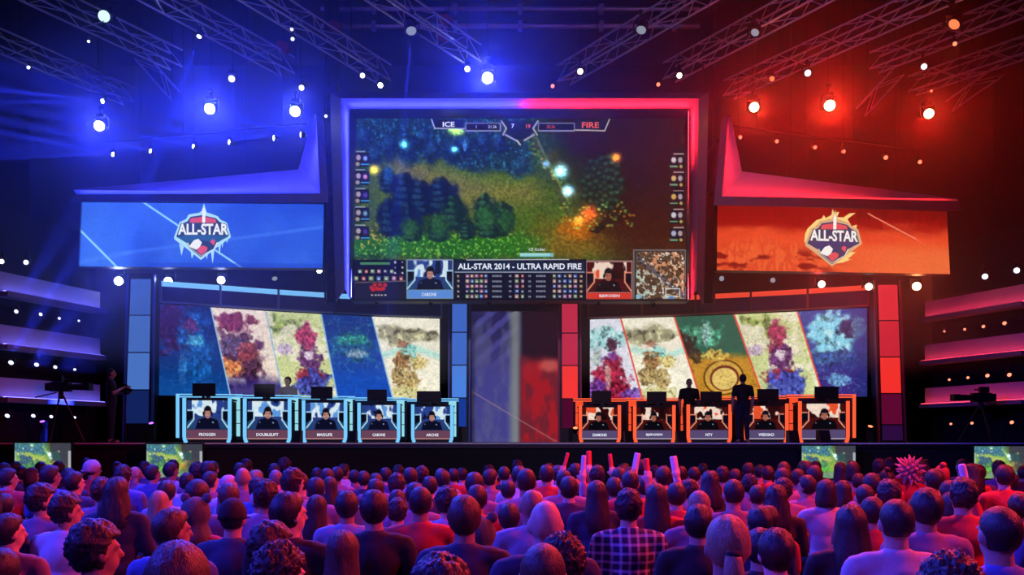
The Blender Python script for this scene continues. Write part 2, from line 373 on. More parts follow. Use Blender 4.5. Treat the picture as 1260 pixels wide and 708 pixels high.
# score bar at the top
cv.poly([(531,147),(571,147),(571,158),(535,158)],(22,28,74)); cv.poly([(709,147),(749,147),(745,161),(709,161)],(34,30,44))
cv.line(531,147,535,158,1.2,(190,190,210)); cv.line(535,158,571,158.5,1.2,(180,180,200)); cv.line(750,147,744,161,1.2,(200,190,190)); cv.line(744,161,706,160,1.4,(190,180,180))
for (a,b) in ((573,616),(662,707)):
    cv.rect(a,151,b,161,(24,22,52)); cv.frame(a,151,b,161.5,1.0,(150,150,160))
cv.poly([(617,149),(662,149),(657,162),(645,172),(634,172),(622,162)],(26,34,60))
for s_ in [((617,149),(623,158)),((623,158),(619,166)),((662,149),(656,158)),((656,158),(661,166)),((622,166),(635,173)),((657,166),(645,173))]: cv.line(*s_[0],*s_[1],1.8,(175,170,170))
cv.line(636,173,640,178,2,(190,180,140))
# side columns of player icons
for k in range(5):
    y=196+22.6*k
    cv.rect(437,y-8,454,y+9,(22,22,44)); cv.blob(441,y-2,3.4,4,(190,170,170),0.9,0.4); cv.blob(440,y+6,3,3,(200,180,150),0.8,0.4); cv.rect(445.5,y-6,453.5,y+4,(34,30,80)); cv.blob(449.5,y-1,3,3.4,[(140,180,240),(230,150,190),(90,70,160),(120,180,170),(80,60,150)][k],0.9,0.5); cv.rect(444,y+5.5,454,y+7,(60,150,190)); cv.rect(437,y-10,449,y-8.5,(190,190,200),0.7)
    y=y+3
    cv.rect(824,y-8,841,y+9,(26,22,36)); cv.blob(829,y-2,3.6,4,[(220,215,215),(220,190,120),(220,180,90),(220,220,230),(180,190,220)][k],0.9,0.4); cv.blob(837,y-2,3.2,4,(200,190,190),0.8,0.4); cv.rect(824,y+5,834,y+7,(90,150,110)); cv.blob(838,y+6,2.2,2.4,(220,190,90),0.8,0.4); cv.rect(829,y-10,841,y-8.6,(200,195,195),0.7)
# bottom left panel
cv.rect(434,320,499,368,(14,16,40)); cv.rect(443,323,480,326,(70,130,80)); cv.line(437,348,499,346,1.2,(110,95,80)); cv.rect(436,349,498,367,(28,28,46))
hud_icons(cv,443,334,482,334,6,1,3,PAL,2.4); hud_icons(cv,438,343,494,343,7,1,4,PAL,2.7); hud_icons(cv,486,323,495,336,2,3,8,[(60,60,80),(190,190,200)],1.2)
for q in range(9): cv.blob(457+2.1*q,354+3.4*math.sin(q*2.2),3.0,2.6,(200,40,40),0.9,0.35)
for q in range(5): cv.rect(457+4*q,363,459+4*q,364.5,(190,180,180))
# player camera pictures
cv.rect(500,319,558,368,(120,140,160)); portrait(cv,501.5,321,556.5,357,'blue',3); cv.rect(501.5,357.5,556.5,367,(90,140,215))
cv.rect(721,321,778,370,(150,110,110)); portrait(cv,722.5,323,776.5,360,'red',5); cv.rect(722.5,360.5,776.5,368.5,(212,58,44))
# statistics board
cv.rect(558,319,721,369,(12,16,40)); cv.rect(560,322,719,334,(20,36,66)); cv.line(560,335,719,335,1.0,(170,180,200)); cv.line(574,320,700,319.5,1.0,(190,200,210))
hud_icons(cv,564,340,564,365,1,5,21,[(120,100,60)],1.6); hud_icons(cv,575,340,598,365,5,5,22,PAL,2.0); hud_icons(cv,636,340,643,365,2,5,23,PAL,2.0); hud_icons(cv,682,340,708,365,5,5,24,PAL,2.0); hud_icons(cv,715,340,715,365,1,5,25,[(150,120,60)],1.6)
for r in range(5):
    yy=340+6.25*r
    for (a,b) in ((606,617),(626,629.5),(650,653),(660,672)):
        for q in np.arange(a,b,2.0): cv.rect(q,yy-1.2,q+1.1,yy+1.2,(170,180,200),0.8)
# small map at the bottom right
cv.rect(779,307,844,370,(52,48,52)); cv.frame(779,307,844,370,1.5,(110,105,105)); cv.rect(783,310,842,368,(86,66,48))
nm=vnoise(cv.X,cv.Y,5,77,3); nk=vnoise(cv.X,cv.Y,2.4,78,2); ins=((cv.X>783)&(cv.X<842)&(cv.Y>310)&(cv.Y<368))
cv.put((215,150,110), ins*sstep(0.5,0.56,nm)*sstep(-25,10,(cv.X-812)-(cv.Y-340))*0.9); cv.put((190,205,190), ins*sstep(0.5,0.56,nm)*(1-sstep(-25,10,(cv.X-812)-(cv.Y-340)))*0.9)
cv.put((80,84,100), ins*(1-sstep(3,6,np.abs((cv.X-812)-(cv.Y-340)*1.2)))*0.8); cv.put((240,230,215), ins*sstep(0.68,0.76,nk)*0.9); cv.put((40,22,18), ins*(1-sstep(0.26,0.34,nk))*0.8)
cv.frame(819,355,837,366,1.0,(235,235,235)); cv.blob(787,365,3.5,3,(120,180,220),0.9,0.4); cv.blob(826,367,4,2.6,(70,130,200),0.9,0.4)
cv.rect(640,312,681,316.5,(120,190,200)); cv.rect(640,312,676,315,(160,220,220)); cv.C[-2:,:,:]*=0.5
cv.build('led_picture',quad_fn(P(sx0,sy0,YM),P(sx1,sy0,YM),P(sx1,sy1,YM),P(sx0,sy1,YM)),1.0,big)
a=P(432,370.5,YM); b=P(848,141,YM)
box('cabinet',a.x,b.x,YM+0.02,YM+0.5,a.z,b.z,M_BLACK,big)
YT=YM-0.006
lettering('lettering','ICE',552,153,6.2,YT,W_TXT,big,14.5,bold=0.02)
lettering('lettering','FIRE',726.5,154,7.2,YT,R_TXT,big,21,bold=0.02)
lettering('lettering','ALL-STAR 2014 - ULTRA RAPID FIRE',639.5,328,7.4,YT,W_TXT,big,152,bold=0.022)
lettering('lettering','7',631,155,5,YT,W_TXT,big,bold=0.02); lettering('lettering','19',650,155.5,5,YT,R_TXT,big,bold=0.02)
lettering('lettering','1',586,156,3.4,YT,W_TXT,big); lettering('lettering','21.3k',606,156,3.4,YT,W_TXT,big); lettering('lettering','23.2k',678,156,3.4,YT,R_TXT,big)
lettering('lettering','CABONE',528,362.5,4,YT,W_TXT,big,18,bold=0.01); lettering('lettering','BJERGSEN',750,364.6,4,YT,W_TXT,big,25,bold=0.01)
lettering('lettering','CS Cadet',660.5,307,3.2,YT,W_TXT,big,20)
# the illuminated surround of the big screen
fr=thing('screen_surround','dark tray frame around the giant screen, lit blue then red','frame',P(638,118,YM))
LED_B=glow('led_strip_blue',(0.035,0.04,1.0),60); LED_R=glow('led_strip_red',(1.0,0.015,0.035),48)
LED_B2=glow('led_strip_blue_soft',(0.03,0.035,1.0),45); LED_R2=glow('led_strip_red_soft',(1.0,0.015,0.03),26)
def ring_strip(name, outer, inner, yo, yi, m, parent, thick=0.05):
    """a straight tray side: quad from its outer edge (nearer) to its inner edge (deeper), with thickness"""
    pts=[P(*outer[0],yo),P(*outer[1],yo),P(*inner[1],yi),P(*inner[0],yi)]
    return prism(name,pts,(0,thick,0),m,parent)
o_=[(413,372),(406,114),(872,114),(866,374)]; l_=[(424,356),(419,121),(860,121),(857,357)]; i_=[(431,368),(430,134),(849,134),(848,370)]; e_=[(434,370),(438,145),(843,145),(846,371)]
YO,YL,YI=21.25,21.2,21.75
for k,nm in ((0,'left_side'),(1,'top_side'),(2,'right_side')):
    ring_strip('outer_lip',(o_[k],o_[k+1]),(l_[k],l_[k+1]),YO+0.15,YL,M_LIP,fr)
    ring_strip('lit_panel',(l_[k],l_[k+1]),(i_[k],i_[k+1]),YL,YI,M_TRAY,fr)
    ring_strip('inner_border',(i_[k],i_[k+1]),(e_[k],e_[k+1]),YI-0.40,YI+0.2,M_LIP,fr)
def strip(name,p,q,m,parent,nrm,wd=0.05):
    """narrow LED strip between p and q, facing nrm"""
    p=Vector(p);q=Vector(q);n=Vector(nrm).normalized(); t=(q-p).normalized(); s_=t.cross(n).normalized()*wd*0.5
    o=prism(name,[p-s_,q-s_,q+s_,p+s_],-n*0.015,m,parent)
    o.data.flip_normals() if False else None
    return o
yS=YI-0.22
for (qx,qy) in ((436,160),(435,350),(842,160),(845,350)):
    c_=P(qx,qy,YI+0.18); box('bracket',c_.x-0.03,c_.x+0.03,YI+0.15,YM+0.08,c_.z-0.05,c_.z+0.05,M_DARKM,fr)
strip('led_strip',P(431.7,366,yS),P(431.2,136,yS),LED_B,fr,(-1,-0.25,0)); strip('led_strip',P(431.2,135.8,yS),P(640,135.8,yS),LED_B,fr,(0,-0.25,1))
strip('led_strip',P(644,135.8,yS),P(848,135.8,yS),LED_R,fr,(0,-0.25,1)); strip('led_strip',P(848,136,yS),P(847.4,368,yS),LED_R,fr,(1,-0.25,0))

# ------------------------------------------------------------------ the two side screens with their emblems
E_OUT=[(480,80),(458,150),(436,172),(330,190),(305,235),(245,262),(190,408),(190,428),(300,510),(450,630),(605,508),(738,412),(738,392),(702,268),(640,240),(612,205),(505,168),(498,140)]
E_NAVY=[(462,195),(350,212),(320,255),(262,282),(212,405),(320,470),(340,515),(450,605),(580,505),(600,468),(715,400),(680,290),(628,258),(595,225)]
E_RED=[(340,268),(352,228),(452,212),(498,212),(590,235),(602,270)]
E_BAND=[(215,408),(300,392),(470,384),(640,392),(718,404),(600,462),(470,440),(330,462)]
E_SHLD=[(326,462),(470,440),(602,462),(572,522),(450,590),(345,505)]
E_WHITE=[(335,500),(380,440),(425,425),(460,460),(440,505),(405,530)]
E_RED2=[(410,535),(440,500),(480,490),(515,510),(505,545),(450,580)]
E_RED3=[(540,450),(560,430),(590,440),(578,490),(552,470)]
E_SWORD=[(462,270),(464,160),(478,110),(494,160),(492,270)]
ICE=[[(240,470),(285,500),(262,590)],[(352,545),(385,560),(362,620)],[(498,570),(520,560),(508,625)],[(545,545),(582,520),(564,668)],[(618,490),(645,470),(630,590)],[(650,480),(668,462),(658,515)],[(695,440),(712,425),(702,470)]]
FLAME=[[(215,260),(190,310),(180,400),(240,360),(300,230),(420,170),(560,200),(640,260),(690,380),(715,330),(680,300),(690,225),(640,240),(600,170),(680,110),(620,115),(560,155),(500,150),(520,100),(470,110),(455,70),(445,130),(390,160),(370,130),(350,165),(300,180)],[(470,605),(560,590),(640,560),(600,560),(680,490),(620,490),(600,510),(700,420),(600,500),(540,550)]]
def emblem(parent, ox, oy, Yf, fire):
    """Yf(x) gives the screen's distance at a column"""
    e_pal=dict(out=(176,226,240) if not fire else (214,176,132), navy=(34,52,92), red=(226,86,96), band=(40,92,140) if not fire else (38,58,110), wht=(242,244,244))
    E={'out':glow('emblem_edge_'+('fire' if fire else 'ice'),srgb(e_pal['out']),1.0,False),'navy':glow('emblem_navy',srgb((40,62,98)),1.0,False),'red':glow('emblem_red',srgb((226,84,92)),1.0,False),'band':glow('emblem_band_'+('fire' if fire else 'ice'),srgb(e_pal['band']),1.0,False),'wht':glow('emblem_white',srgb((245,246,240)),1.0,False),'flm':glow('emblem_flame',srgb((250,214,130)),1.0,False)}
    dx,dy=((-27,-15) if fire else (0,0))
    def pp(pts,k):
        r=[]
        for (x,y) in pts:
            px=ox+(x+dx)/7.867; py=oy+(y+dy)/7.867; r.append(P(px,py,Yf(px)-0.004*k))
        return r
    def flat(nm,pts,k,m):
        v=pp(pts,k); mesh(nm,v,[tuple(range(len(v)))[::-1]],m,em)
    em=mesh('emblem',pp(E_OUT,3),[tuple(range(len(E_OUT)))[::-1]],E['out'],parent)
    em.location=-Vector(parent.location)
    if fire:
        for q in FLAME: flat('flame',q,2,E['flm'])
    else:
        for q in ICE: flat('icicle',q,2,E['out'])
    for nm,pts,k,m in (('shield_field',E_NAVY,4,'navy'),('crown_panel',E_RED,5,'red'),('banner_band',E_BAND,6,'band'),('shield_rim',[(450+(x-450)*1.06,515+(y-515)*1.06) for (x,y) in E_SHLD],4.6,'wht'),('shield_base',E_SHLD,5,'navy'),('white_crest',E_WHITE,7,'wht'),('red_crest',E_RED2,8,'red'),('red_crest',E_RED3,8,'red'),('sword_tip',E_SWORD,8,'wht')): flat(nm,pts,k,E[m])
    cx=ox+(472+dx)/7.867; cy_=oy+(332+dy)/7.867
    lettering('lettering','ALL-STAR',cx,cy_,15.4,Yf(cx)-0.045,E['navy'],em,65,bold=0.07,slope=(0.8*F/22.4/287 if fire else 0))
    lettering('lettering','ALL-STAR',cx,cy_,14.0,Yf(cx)-0.055,E['wht'],em,62,bold=0.035,slope=(0.8*F/22.4/287 if fire else 0))
def fix_offsets(em): pass
YS=22.4
lscr=thing('side_screen','blue side screen with an icicle-hung shield emblem','screen',P(250,330,YS))
cv=Canvas(97,249,398,330,1.0); X,Y=cv.X,cv.Y
cv.fill((38,84,208)); cv.put((58,112,232),0.7*sstep(0.3,0.75,vnoise(X,Y,60,3,3))); cv.put((26,66,196),0.6*sstep(280,249,Y)*sstep(250,380,X))
cv.put((70,130,240),0.55*(1-sstep(0,60,np.abs(X-120)))); cv.line(150,313,398,278,4,(90,140,245),0.4); cv.line(97,325,160,312,5,(90,150,245),0.35)
cv.line(172,247,310,338,2.2,(150,215,250)); cv.line(97,284,147,333,2.4,(150,215,250)); cv.C[:, :2]*=0.6
cv.put((24,62,190),0.5*(Y>324)*(X>180)); cv.grain(0.14,1.3)
lq=[P(100,249,YS),P(398.5,251.5,YS),P(397,330,YS),P(96.5,328,YS)]
cv.build('led_picture',quad_fn(*lq),1.0,lscr); prism('cabinet',[p+V(0,0.02,0) for p in lq],(0,0.3,0),M_BLACK,lscr)
emblem(lscr,190,240,lambda x:YS,False)
rscr=thing('side_screen','orange side screen with a flaming shield emblem','screen',P(1025,336,YS))
def YR(x): return 22.0+0.8*(x-882)/287.0
cv=Canvas(882,252,1169,338,1.0); X,Y=cv.X,cv.Y
n=vnoise(X,Y*2.2,26,31,4); n2=vnoise(X*3,Y,9,32,3)
cv.fill((236,98,50)); cv.put((150,12,8),sstep(300,268,Y+26*(n-0.5))*0.95); cv.put((100,4,6),0.8*sstep(278,252,Y+30*(n2-0.5))*(0.35+0.65*sstep(1010,1080,X)))
cv.put((232,70,36),0.7*(1-sstep(0,16,np.abs(Y-292+10*(n-0.5)))))
low=sstep(0.48,0.62,n)*sstep(296,312,Y-0.06*(X-882))*(1-sstep(990,1050,X)); cv.put((120,14,14),0.85*low); cv.put((200,40,20),0.4*sstep(0.4,0.6,n2)*(1-low)*sstep(285,310,Y)*(1-sstep(960,1080,X)))
cv.put((240,120,66),0.5*sstep(1040,1120,X)*sstep(298,318,Y)); cv.line(1068,258,1128,291,1.6,(240,140,110)); cv.line(1128,291,1140,300,1.2,(240,140,110),0.4); cv.grain(0.12,1.4)
rq=[P(883,252,YR(883)),P(1165,260.5,YR(1165)),P(1169,337.5,YR(1169)),P(882,332.5,YR(882))]
cv.build('led_picture',quad_fn(*rq),1.0,rscr); prism('cabinet',[p+V(0,0.02,0) for p in rq],(0,0.3,0),M_BLACK,rscr)
emblem(rscr,970,250,YR,True)
# wing-shaped light trays above the side screens
def wing(label, outer, inner, lip, border, strips, led, ys):
    t=thing('light_wing',label,'light tray',P(*lip[0],ys))
    for k in range(len(outer)-1):
        prism('lit_panel',[P(*outer[k],ys-0.55),P(*outer[k+1],ys-0.55),P(*inner[k+1],ys),P(*inner[k],ys)],(0,0.05,0),M_TRAY,t)
    prism('bottom_lip',[P(*q,ys-0.40) for q in lip],(0,0.03,0),M_LIP,t); prism('inner_post',[P(*q,ys-0.40) for q in border],(0,0.03,0),M_LIP,t)
    q0=P(*border[3],ys-0.40); q1=P(*border[2],ys-0.40)
    for f_ in (0.25,0.75):
        c_=q0.lerp(q1,f_); xm=(407-CX if c_.x<0 else 872-CX)*22.6/F; box('bracket',min(c_.x,xm),max(c_.x,xm),ys-0.39,ys-0.33,c_.z-0.04,c_.z+0.04,M_DARKM,t); box('bracket',xm-0.04,xm+0.04,ys-0.39,22.6,c_.z-0.04,c_.z+0.04,M_DARKM,t)
    for (p,q,nr) in strips: strip('led_strip',P(*p,ys-0.28),P(*q,ys-0.28),led,t,nr,0.05)
    return t
wing('blue light wing rising beside the screen, above the icicle emblem', [(90,233.5),(367,208.5),(387,140)],[(94,239.5),(393.5,238),(390,141)],[(92,239.5),(394,238.5),(404,249),(85.5,248)],[(394,238.5),(389,140),(398.5,150),(404,249)],[((100,243),(396,242),(0,-0.1,1)),((397.5,240),(393.5,156),(-1,-0.1,0))],LED_B2,22.0)
wing('red light wing rising beside the screen, above the flaming emblem', [(1178,244.5),(913,211),(899,143)],[(1179,248),(888.5,242),(895,144)],[(1181,247.5),(888,242),(878,252.5),(1183,259)],[(888,242),(895.5,144),(888,146),(878,252.5)],[((1165,251.3),(886,246),(0,-0.1,1)),((884.5,244),(891,156),(1,-0.1,0))],LED_R2,22.0)

# ------------------------------------------------------------------ the two curved banners behind the booths
ZT=3.55; ZB=1.16
def banner(label, xs, ys_, cv, rev):
    """xs, ys_: top edge in the frame; the banner is upright, so its distance follows from its height"""
    f_y=lambda x: np.interp(x,xs,ys_); Yd=lambda x: ZT*F/(HY-f_y(x))
    t=thing('banner_screen',label,'screen',(float((np.mean(xs)-CX)*Yd(np.mean(xs))/F),float(Yd(np.mean(xs))),ZC+ZB))
    x0,x1=xs[0],xs[-1]
    def fn(U,W):
        px=x0+(x1-x0)*U; D=Yd(px); return ((px-CX)*D/F, D, ZC+ZT+(ZB-ZT)*W)
    cv.build('led_picture',fn,1.0,t)
    sh=Shape(); n=24; v=[];fc=[]
    for k in range(n+1):
        px=x0+(x1-x0)*k/n; D=float(Yd(px)); x=(px-CX)*D/F
        v+= [(x,D+0.04,ZC+ZB-0.02),(x,D+0.3,ZC+ZB-0.02),(x,D+0.3,ZC+ZT+0.02),(x,D+0.04,ZC+ZT+0.02)]
    for k in range(n):
        b=4*k
        fc+=[(b+i,b+(i+1)%4,b+4+(i+1)%4,b+4+i) for i in range(4)]
    fc+=[(3,2,1,0),(4*n,4*n+1,4*n+2,4*n+3)]
    mesh('cabinet',v,fc,M_BLACK,t); return t,Yd
def panel_mask(cv,tl,bl,tr,br,yt=370,yb=495):
    L=tl+(bl-tl)*(cv.Y-yt)/(yb-yt); R=tr+(br-tr)*(cv.Y-yt)/(yb-yt); return ((cv.X>=L)&(cv.X<R)).astype(float)
def mput(cv,m,c,a): cv.put(c,a*m)
def swirl(cv,m,cx,cy,rx,ry,c,a,seed,sc=9,warp=1.2,soft=0.35):
    rx*=1.22; ry*=1.15
    d=np.sqrt(((cv.X-cx)/rx)**2+((cv.Y-cy)/ry)**2)+warp*(vnoise(cv.X+300,cv.Y+300,sc,seed)-0.5); tn=vnoise(cv.X*1.3+70,cv.Y+30,max(3,sc*0.55),seed+500,3); al=m*a*(1-sstep(1-soft,1.1,d)); k_=np.array(c,float); cv.put(k_,al); cv.put(np.minimum(255,k_*1.5+26),al*sstep(0.55,0.75,tn)*0.75); cv.put(k_*0.35,al*(1-sstep(0.28,0.45,tn))*0.75)
def wisps(cv,m,c,a,seed,sc=14,th=0.06):
    n=vnoise(cv.X,cv.Y,sc,seed,3); cv.put(c,m*a*(1-sstep(0,th,np.abs(n-0.5))))
def art_night(cv,m,ox):      # deep blue, crimson haze at the top, cold lights
    mput(cv,m,(14,50,120),1); mput(cv,m,(10,24,80),0.8*sstep(440,375,cv.Y)); swirl(cv,m,ox+20,405,22,34,(60,16,60),0.75,201)
    swirl(cv,m,ox+46,430,18,50,(16,90,170),0.7,202); wisps(cv,m,(70,90,190),0.35,203); swirl(cv,m,ox+40,400,8,10,(110,40,90),0.7,204,5); swirl(cv,m,ox+45,418,9,8,(80,180,210),0.6,205,4); swirl(cv,m,ox+30,455,5,22,(60,130,210),0.45,206,5); mput(cv,m,(16,90,170),0.6*sstep(440,495,cv.Y))
def art_forge(cv,m,ox):      # cream sky, dark crimson and iron masses, orange glow
    mput(cv,m,(238,222,206),1); swirl(cv,m,ox+28,392,26,11,(104,30,56),0.95,211,8); swirl(cv,m,ox+36,438,27,34,(70,30,62),0.95,212,10); swirl(cv,m,ox+22,452,16,14,(230,130,70),0.9,213,7); swirl(cv,m,ox+30,425,18,12,(96,80,120),0.8,214,4); swirl(cv,m,ox+46,430,11,14,(150,60,60),0.8,215,5); wisps(cv,m,(210,120,90),0.4,216,8,0.03); mput(cv,m,(40,30,110),0.85*sstep(455,478,cv.Y+10*(vnoise(cv.X,cv.Y,8,217)-0.5)))
def art_meadow(cv,m,ox,k=1.0):   # pale green and cream, violet and crimson drapery on the far side
    mput(cv,m,(206,214,150),1); swirl(cv,m,ox+20,395,30,16,(130,150,70),0.75,221,12); mput(cv,m,(244,236,214),0.8*sstep(0.45,0.62,vnoise(cv.X,cv.Y,18,222))); wisps(cv,m,(120,140,70),0.45,223,12,0.03)
    swirl(cv,m,ox+50,408,10,22,(150,40,80),0.9,224,6); swirl(cv,m,ox+56,438,13,18,(90,36,100),0.9,225,6); swirl(cv,m,ox+54,432,6,6,(236,214,224),0.85,226,4); swirl(cv,m,ox+56,462,20,10,(140,26,52),0.9,227,6); swirl(cv,m,ox+62,475,20,20,(60,70,170),0.9,228,8); swirl(cv,m,ox+24,425,10,7,(190,160,210),0.7,229,5)
def art_deep(cv,m,ox):       # royal blue with teal growth
    mput(cv,m,(22,64,160),1); mput(cv,m,(14,40,110),0.6*sstep(430,385,cv.Y)); swirl(cv,m,ox+38,418,26,20,(30,90,130),0.7,231,8); swirl(cv,m,ox+40,408,18,7,(50,150,130),0.7,232,4); swirl(cv,m,ox+44,428,11,7,(170,180,190),0.55,233,4); wisps(cv,m,(80,170,190),0.5,234,9,0.03); mput(cv,m,(26,80,190),0.7*sstep(445,465,cv.Y))
def art_dunes(cv,m,ox):      # cream dunes under a grey green cloud, tan rock
    mput(cv,m,(244,238,216),1); swirl(cv,m,ox+38,400,34,14,(150,146,112),0.9,241,14); mput(cv,m,(170,226,214),0.8*(1-sstep(0,9,np.abs(cv.Y-424-6*np.sin(cv.X/14))))); swirl(cv,m,ox+46,425,10,11,(120,210,205),0.7,242,5); swirl(cv,m,ox+38,436,9,14,(150,104,60),0.9,243,5); swirl(cv,m,ox+34,458,9,14,(166,136,80),0.85,244,5); swirl(cv,m,ox+50,462,9,16,(170,140,84),0.85,245,5); swirl(cv,m,ox+58,438,10,9,(226,196,110),0.8,246,5); swirl(cv,m,ox+44,484,26,9,(206,196,120),0.7,247,6); swirl(cv,m,ox+38,412,6,5,(150,90,70),0.7,248,3)
def art_rose(cv,m,ox):       # pale sky and mist, crimson and violet sweep below
    mput(cv,m,(226,226,238),1); swirl(cv,m,ox+20,400,24,16,(150,214,214),0.85,251,10); swirl(cv,m,ox+8,430,6,12,(150,170,160),0.6,252,6); swirl(cv,m,ox+28,412,7,10,(70,26,50),0.9,253,4); swirl(cv,m,ox+26,436,9,13,(96,40,120),0.9,254,5); swirl(cv,m,ox+26,472,22,34,(140,20,50),0.95,255,8); swirl(cv,m,ox+8,478,12,20,(110,60,160),0.85,256,7); swirl(cv,m,ox+54,485,16,8,(110,70,170),0.85,257,7); swirl(cv,m,ox+22,455,3.5,18,(220,170,160),0.7,258,3); mput(cv,m,(130,16,40),0.7*sstep(482,494,cv.Y)*(cv.X<ox+50))
def art_brass(cv,m,ox):      # green water light above brass roundels
    mput(cv,m,(26,96,80),1); swirl(cv,m,ox+34,402,26,14,(70,150,120),0.8,261,10); swirl(cv,m,ox+40,398,5,16,(170,220,215),0.7,262,4); swirl(cv,m,ox+8,420,14,24,(40,20,24),0.9,263,8); mput(cv,m,(196,140,44),sstep(426,438,cv.Y+8*(vnoise(cv.X,cv.Y,9,264)-0.5)+0.0*cv.X)*sstep(-16,-4,cv.X-(ox+14)))
    for (x,y,r,c) in ((ox+62,462,25,(96,50,20)),(ox+62,462,23,(210,164,70)),(ox+63,463,18,(110,40,30)),(ox+63,464,15.5,(228,196,110))): cv.put(c,m*(1-sstep(r-1,r+1,np.hypot(cv.X-x,cv.Y-y))))
    swirl(cv,m,ox+50,430,16,8,(224,180,80),0.9,265,5); swirl(cv,m,ox+28,432,6,10,(60,40,24),0.8,266,4); wisps(cv,m,(90,50,16),0.4,267,8,0.03); swirl(cv,m,ox+6,470,14,26,(60,24,18),0.85,268,9)
def art_frost(cv,m,ox):      # cyan light over indigo thicket
    mput(cv,m,(40,70,150),1); swirl(cv,m,ox+38,412,24,34,(130,220,240),0.95,271,12); swirl(cv,m,ox+62,400,14,12,(24,24,70),0.9,272,8); swirl(cv,m,ox+72,400,8,14,(120,210,230),0.6,273,5); swirl(cv,m,ox+50,440,32,12,(30,60,130),0.85,274,8); mput(cv,m,(64,40,120),0.85*sstep(440,462,cv.Y+10*(vnoise(cv.X,cv.Y,8,275)-0.5))); wisps(cv,m,(110,180,235),0.45,276,8,0.04); swirl(cv,m,ox+48,468,12,8,(120,190,235),0.7,277,4); mput(cv,m,(30,40,110),0.6*sstep(1040,1068,cv.X))
def edge(cv,tl,bl,c,wd=2.0,yt=370,yb=495): cv.line(tl,yt,bl,yb,wd,c)
cv=Canvas(195,374,541,492,0.8)
LB=[190,258.5,326,394.5,457,560]; LBb=[190,284.5,350,416,484.5,560]
for k,fn_ in enumerate((art_night,art_forge,art_meadow,art_deep,art_dunes)):
    fn_(cv,panel_mask(cv,LB[k],LBb[k],LB[k+1],LBb[k+1]),LB[k] if k else 195)
for k in range(1,5): edge(cv,LB[k],LBb[k],(150,190,220),1.6)
cv.grain(0.22,1.6); cv.grain(0.12,7,9)
lx=[195,260,328,397,461,541]; ly=[374.5,378.5,383,387,390,392.5]
bn,YdL=banner('curved blue-side banner screen of five slanted colour panels',lx,ly,cv,False)
cv=Canvas(726,374,1067,492,0.8)
RB=[715,763,828.5,902,980,1090]; RBb=[715,791.5,863,940,1014,1090]
for k,fn_ in enumerate((art_rose,art_dunes,art_brass,art_meadow,art_frost)):
    fn_(cv,panel_mask(cv,RB[k],RBb[k],RB[k+1],RBb[k+1]),(726,763,828.5,906,984)[k])
for k in range(1,5): edge(cv,RB[k],RBb[k],(226,80,60),2.0)
cv.grain(0.22,1.6); cv.grain(0.12,7,9)
rx_=[726,770,835,910,985,1067]; ry_=[393.5,392,390,387,383.5,379]
bn2,YdR=banner('curved red-side banner screen of five slanted colour panels',rx_,ry_,cv,True)
# header rail above each banner: dark panels between posts, a light strip along the top
def header(label, joints, Yd, mp, ms, mpost):
    t=thing('banner_header',label,'header',(float((joints[0]-CX)*Yd(joints[0])/F),float(Yd(joints[0])),ZC+3.6))
    for k in range(len(joints)-1):
        a,b=joints[k],joints[k+1]; pa,pb=float(Yd(a))-0.25,float(Yd(b))-0.25; xa,xb=(a-CX)*pa/F,(b-CX)*pb/F
        def q(z0,z1,dy=0.0): return [V(xa,pa+dy,ZC+z0),V(xb,pb+dy,ZC+z0),V(xb,pb+dy,ZC+z1),V(xa,pa+dy,ZC+z1)]
        prism('header_panel',q(3.60,3.98),(0,0.1,0),mp,t); prism('light_strip',q(3.99,4.12,-0.02),(0,0.06,0),ms,t); prism('bottom_rail',q(3.56,3.60,-0.02),(0,0.1,0),mpost,t)
    for a in joints:
        D=float(Yd(a))-0.29; x=(a-CX)*D/F; box('post',x-0.025,x+0.025,D,D+0.08,ZC+3.56,ZC+4.12,mpost,t)
M_HB=mat('header_blue',(0.05,0.05,0.22),0.6,grain=0.2); M_HR=mat('header_plum',(0.10,0.03,0.12),0.6,grain=0.2)
header('dark blue header rail with a cyan light strip above the banner',[197,271,342.5,411,478,543],lambda x:ZT*F/(HY-np.interp(x,lx,ly)),M_HB,glow('strip_cyan',srgb((120,190,245)),1.0),mat('post_blue',(0.25,0.32,0.5),0.5))
header('plum header rail with an orange light strip above the banner',[724,790,856,924,994,1069],lambda x:ZT*F/(HY-np.interp(x,rx_,ry_)),M_HR,glow('strip_orange',srgb((235,70,50)),1.0),mat('post_red',(0.4,0.12,0.10),0.5))

# ------------------------------------------------------------------ towers of lit panels
def tower(label, Y, rows, top, bot, mats_, trim, side):
    """top,bot: (x0,x1) of the panel stack; rows: list of y"""
    yy0,yy1=rows[0],rows[-1]
    fx=lambda y,k: top[k]+(bot[k]-top[k])*(y-yy0)/(yy1-yy0)
    t=thing('panel_tower',label,'tower',P((bot[0]+bot[1])/2,HY+4,Y))
    t.location.z=STAGE_Z
    yb=HY+0.08*F/Y
    prism('core',[P(fx(yy0,0)-3,yy0-7,Y+0.03),P(fx(yy0,1)+3,yy0-7,Y+0.03),P(bot[1]+3,yb,Y+0.03),P(bot[0]-3,yb,Y+0.03)],(0,0.5,0),M_DARKM,t)
    for k in range(len(rows)-1):
        a,b=rows[k]+0.8,rows[k+1]-0.8
        prism('lit_panel',[P(fx(a,0),a,Y),P(fx(a,1),a,Y),P(fx(b,1),b,Y),P(fx(b,0),b,Y)],(0,0.03,0),mats_[k],t)
    for s_ in (0,1):
        e=(-5 if s_==0 else 3)
        prism('edge_trim',[P(fx(yy0,s_)+e,yy0-6,Y-0.03),P(fx(yy0,s_)+e+2,yy0-6,Y-0.03),P(bot[s_]+e+2,yb,Y-0.03),P(bot[s_]+e,yb,Y-0.03)],(0,0.1,0),trim,t)
    return t
def gl(n,c,s=1.0): return glow(n,srgb(c),s)
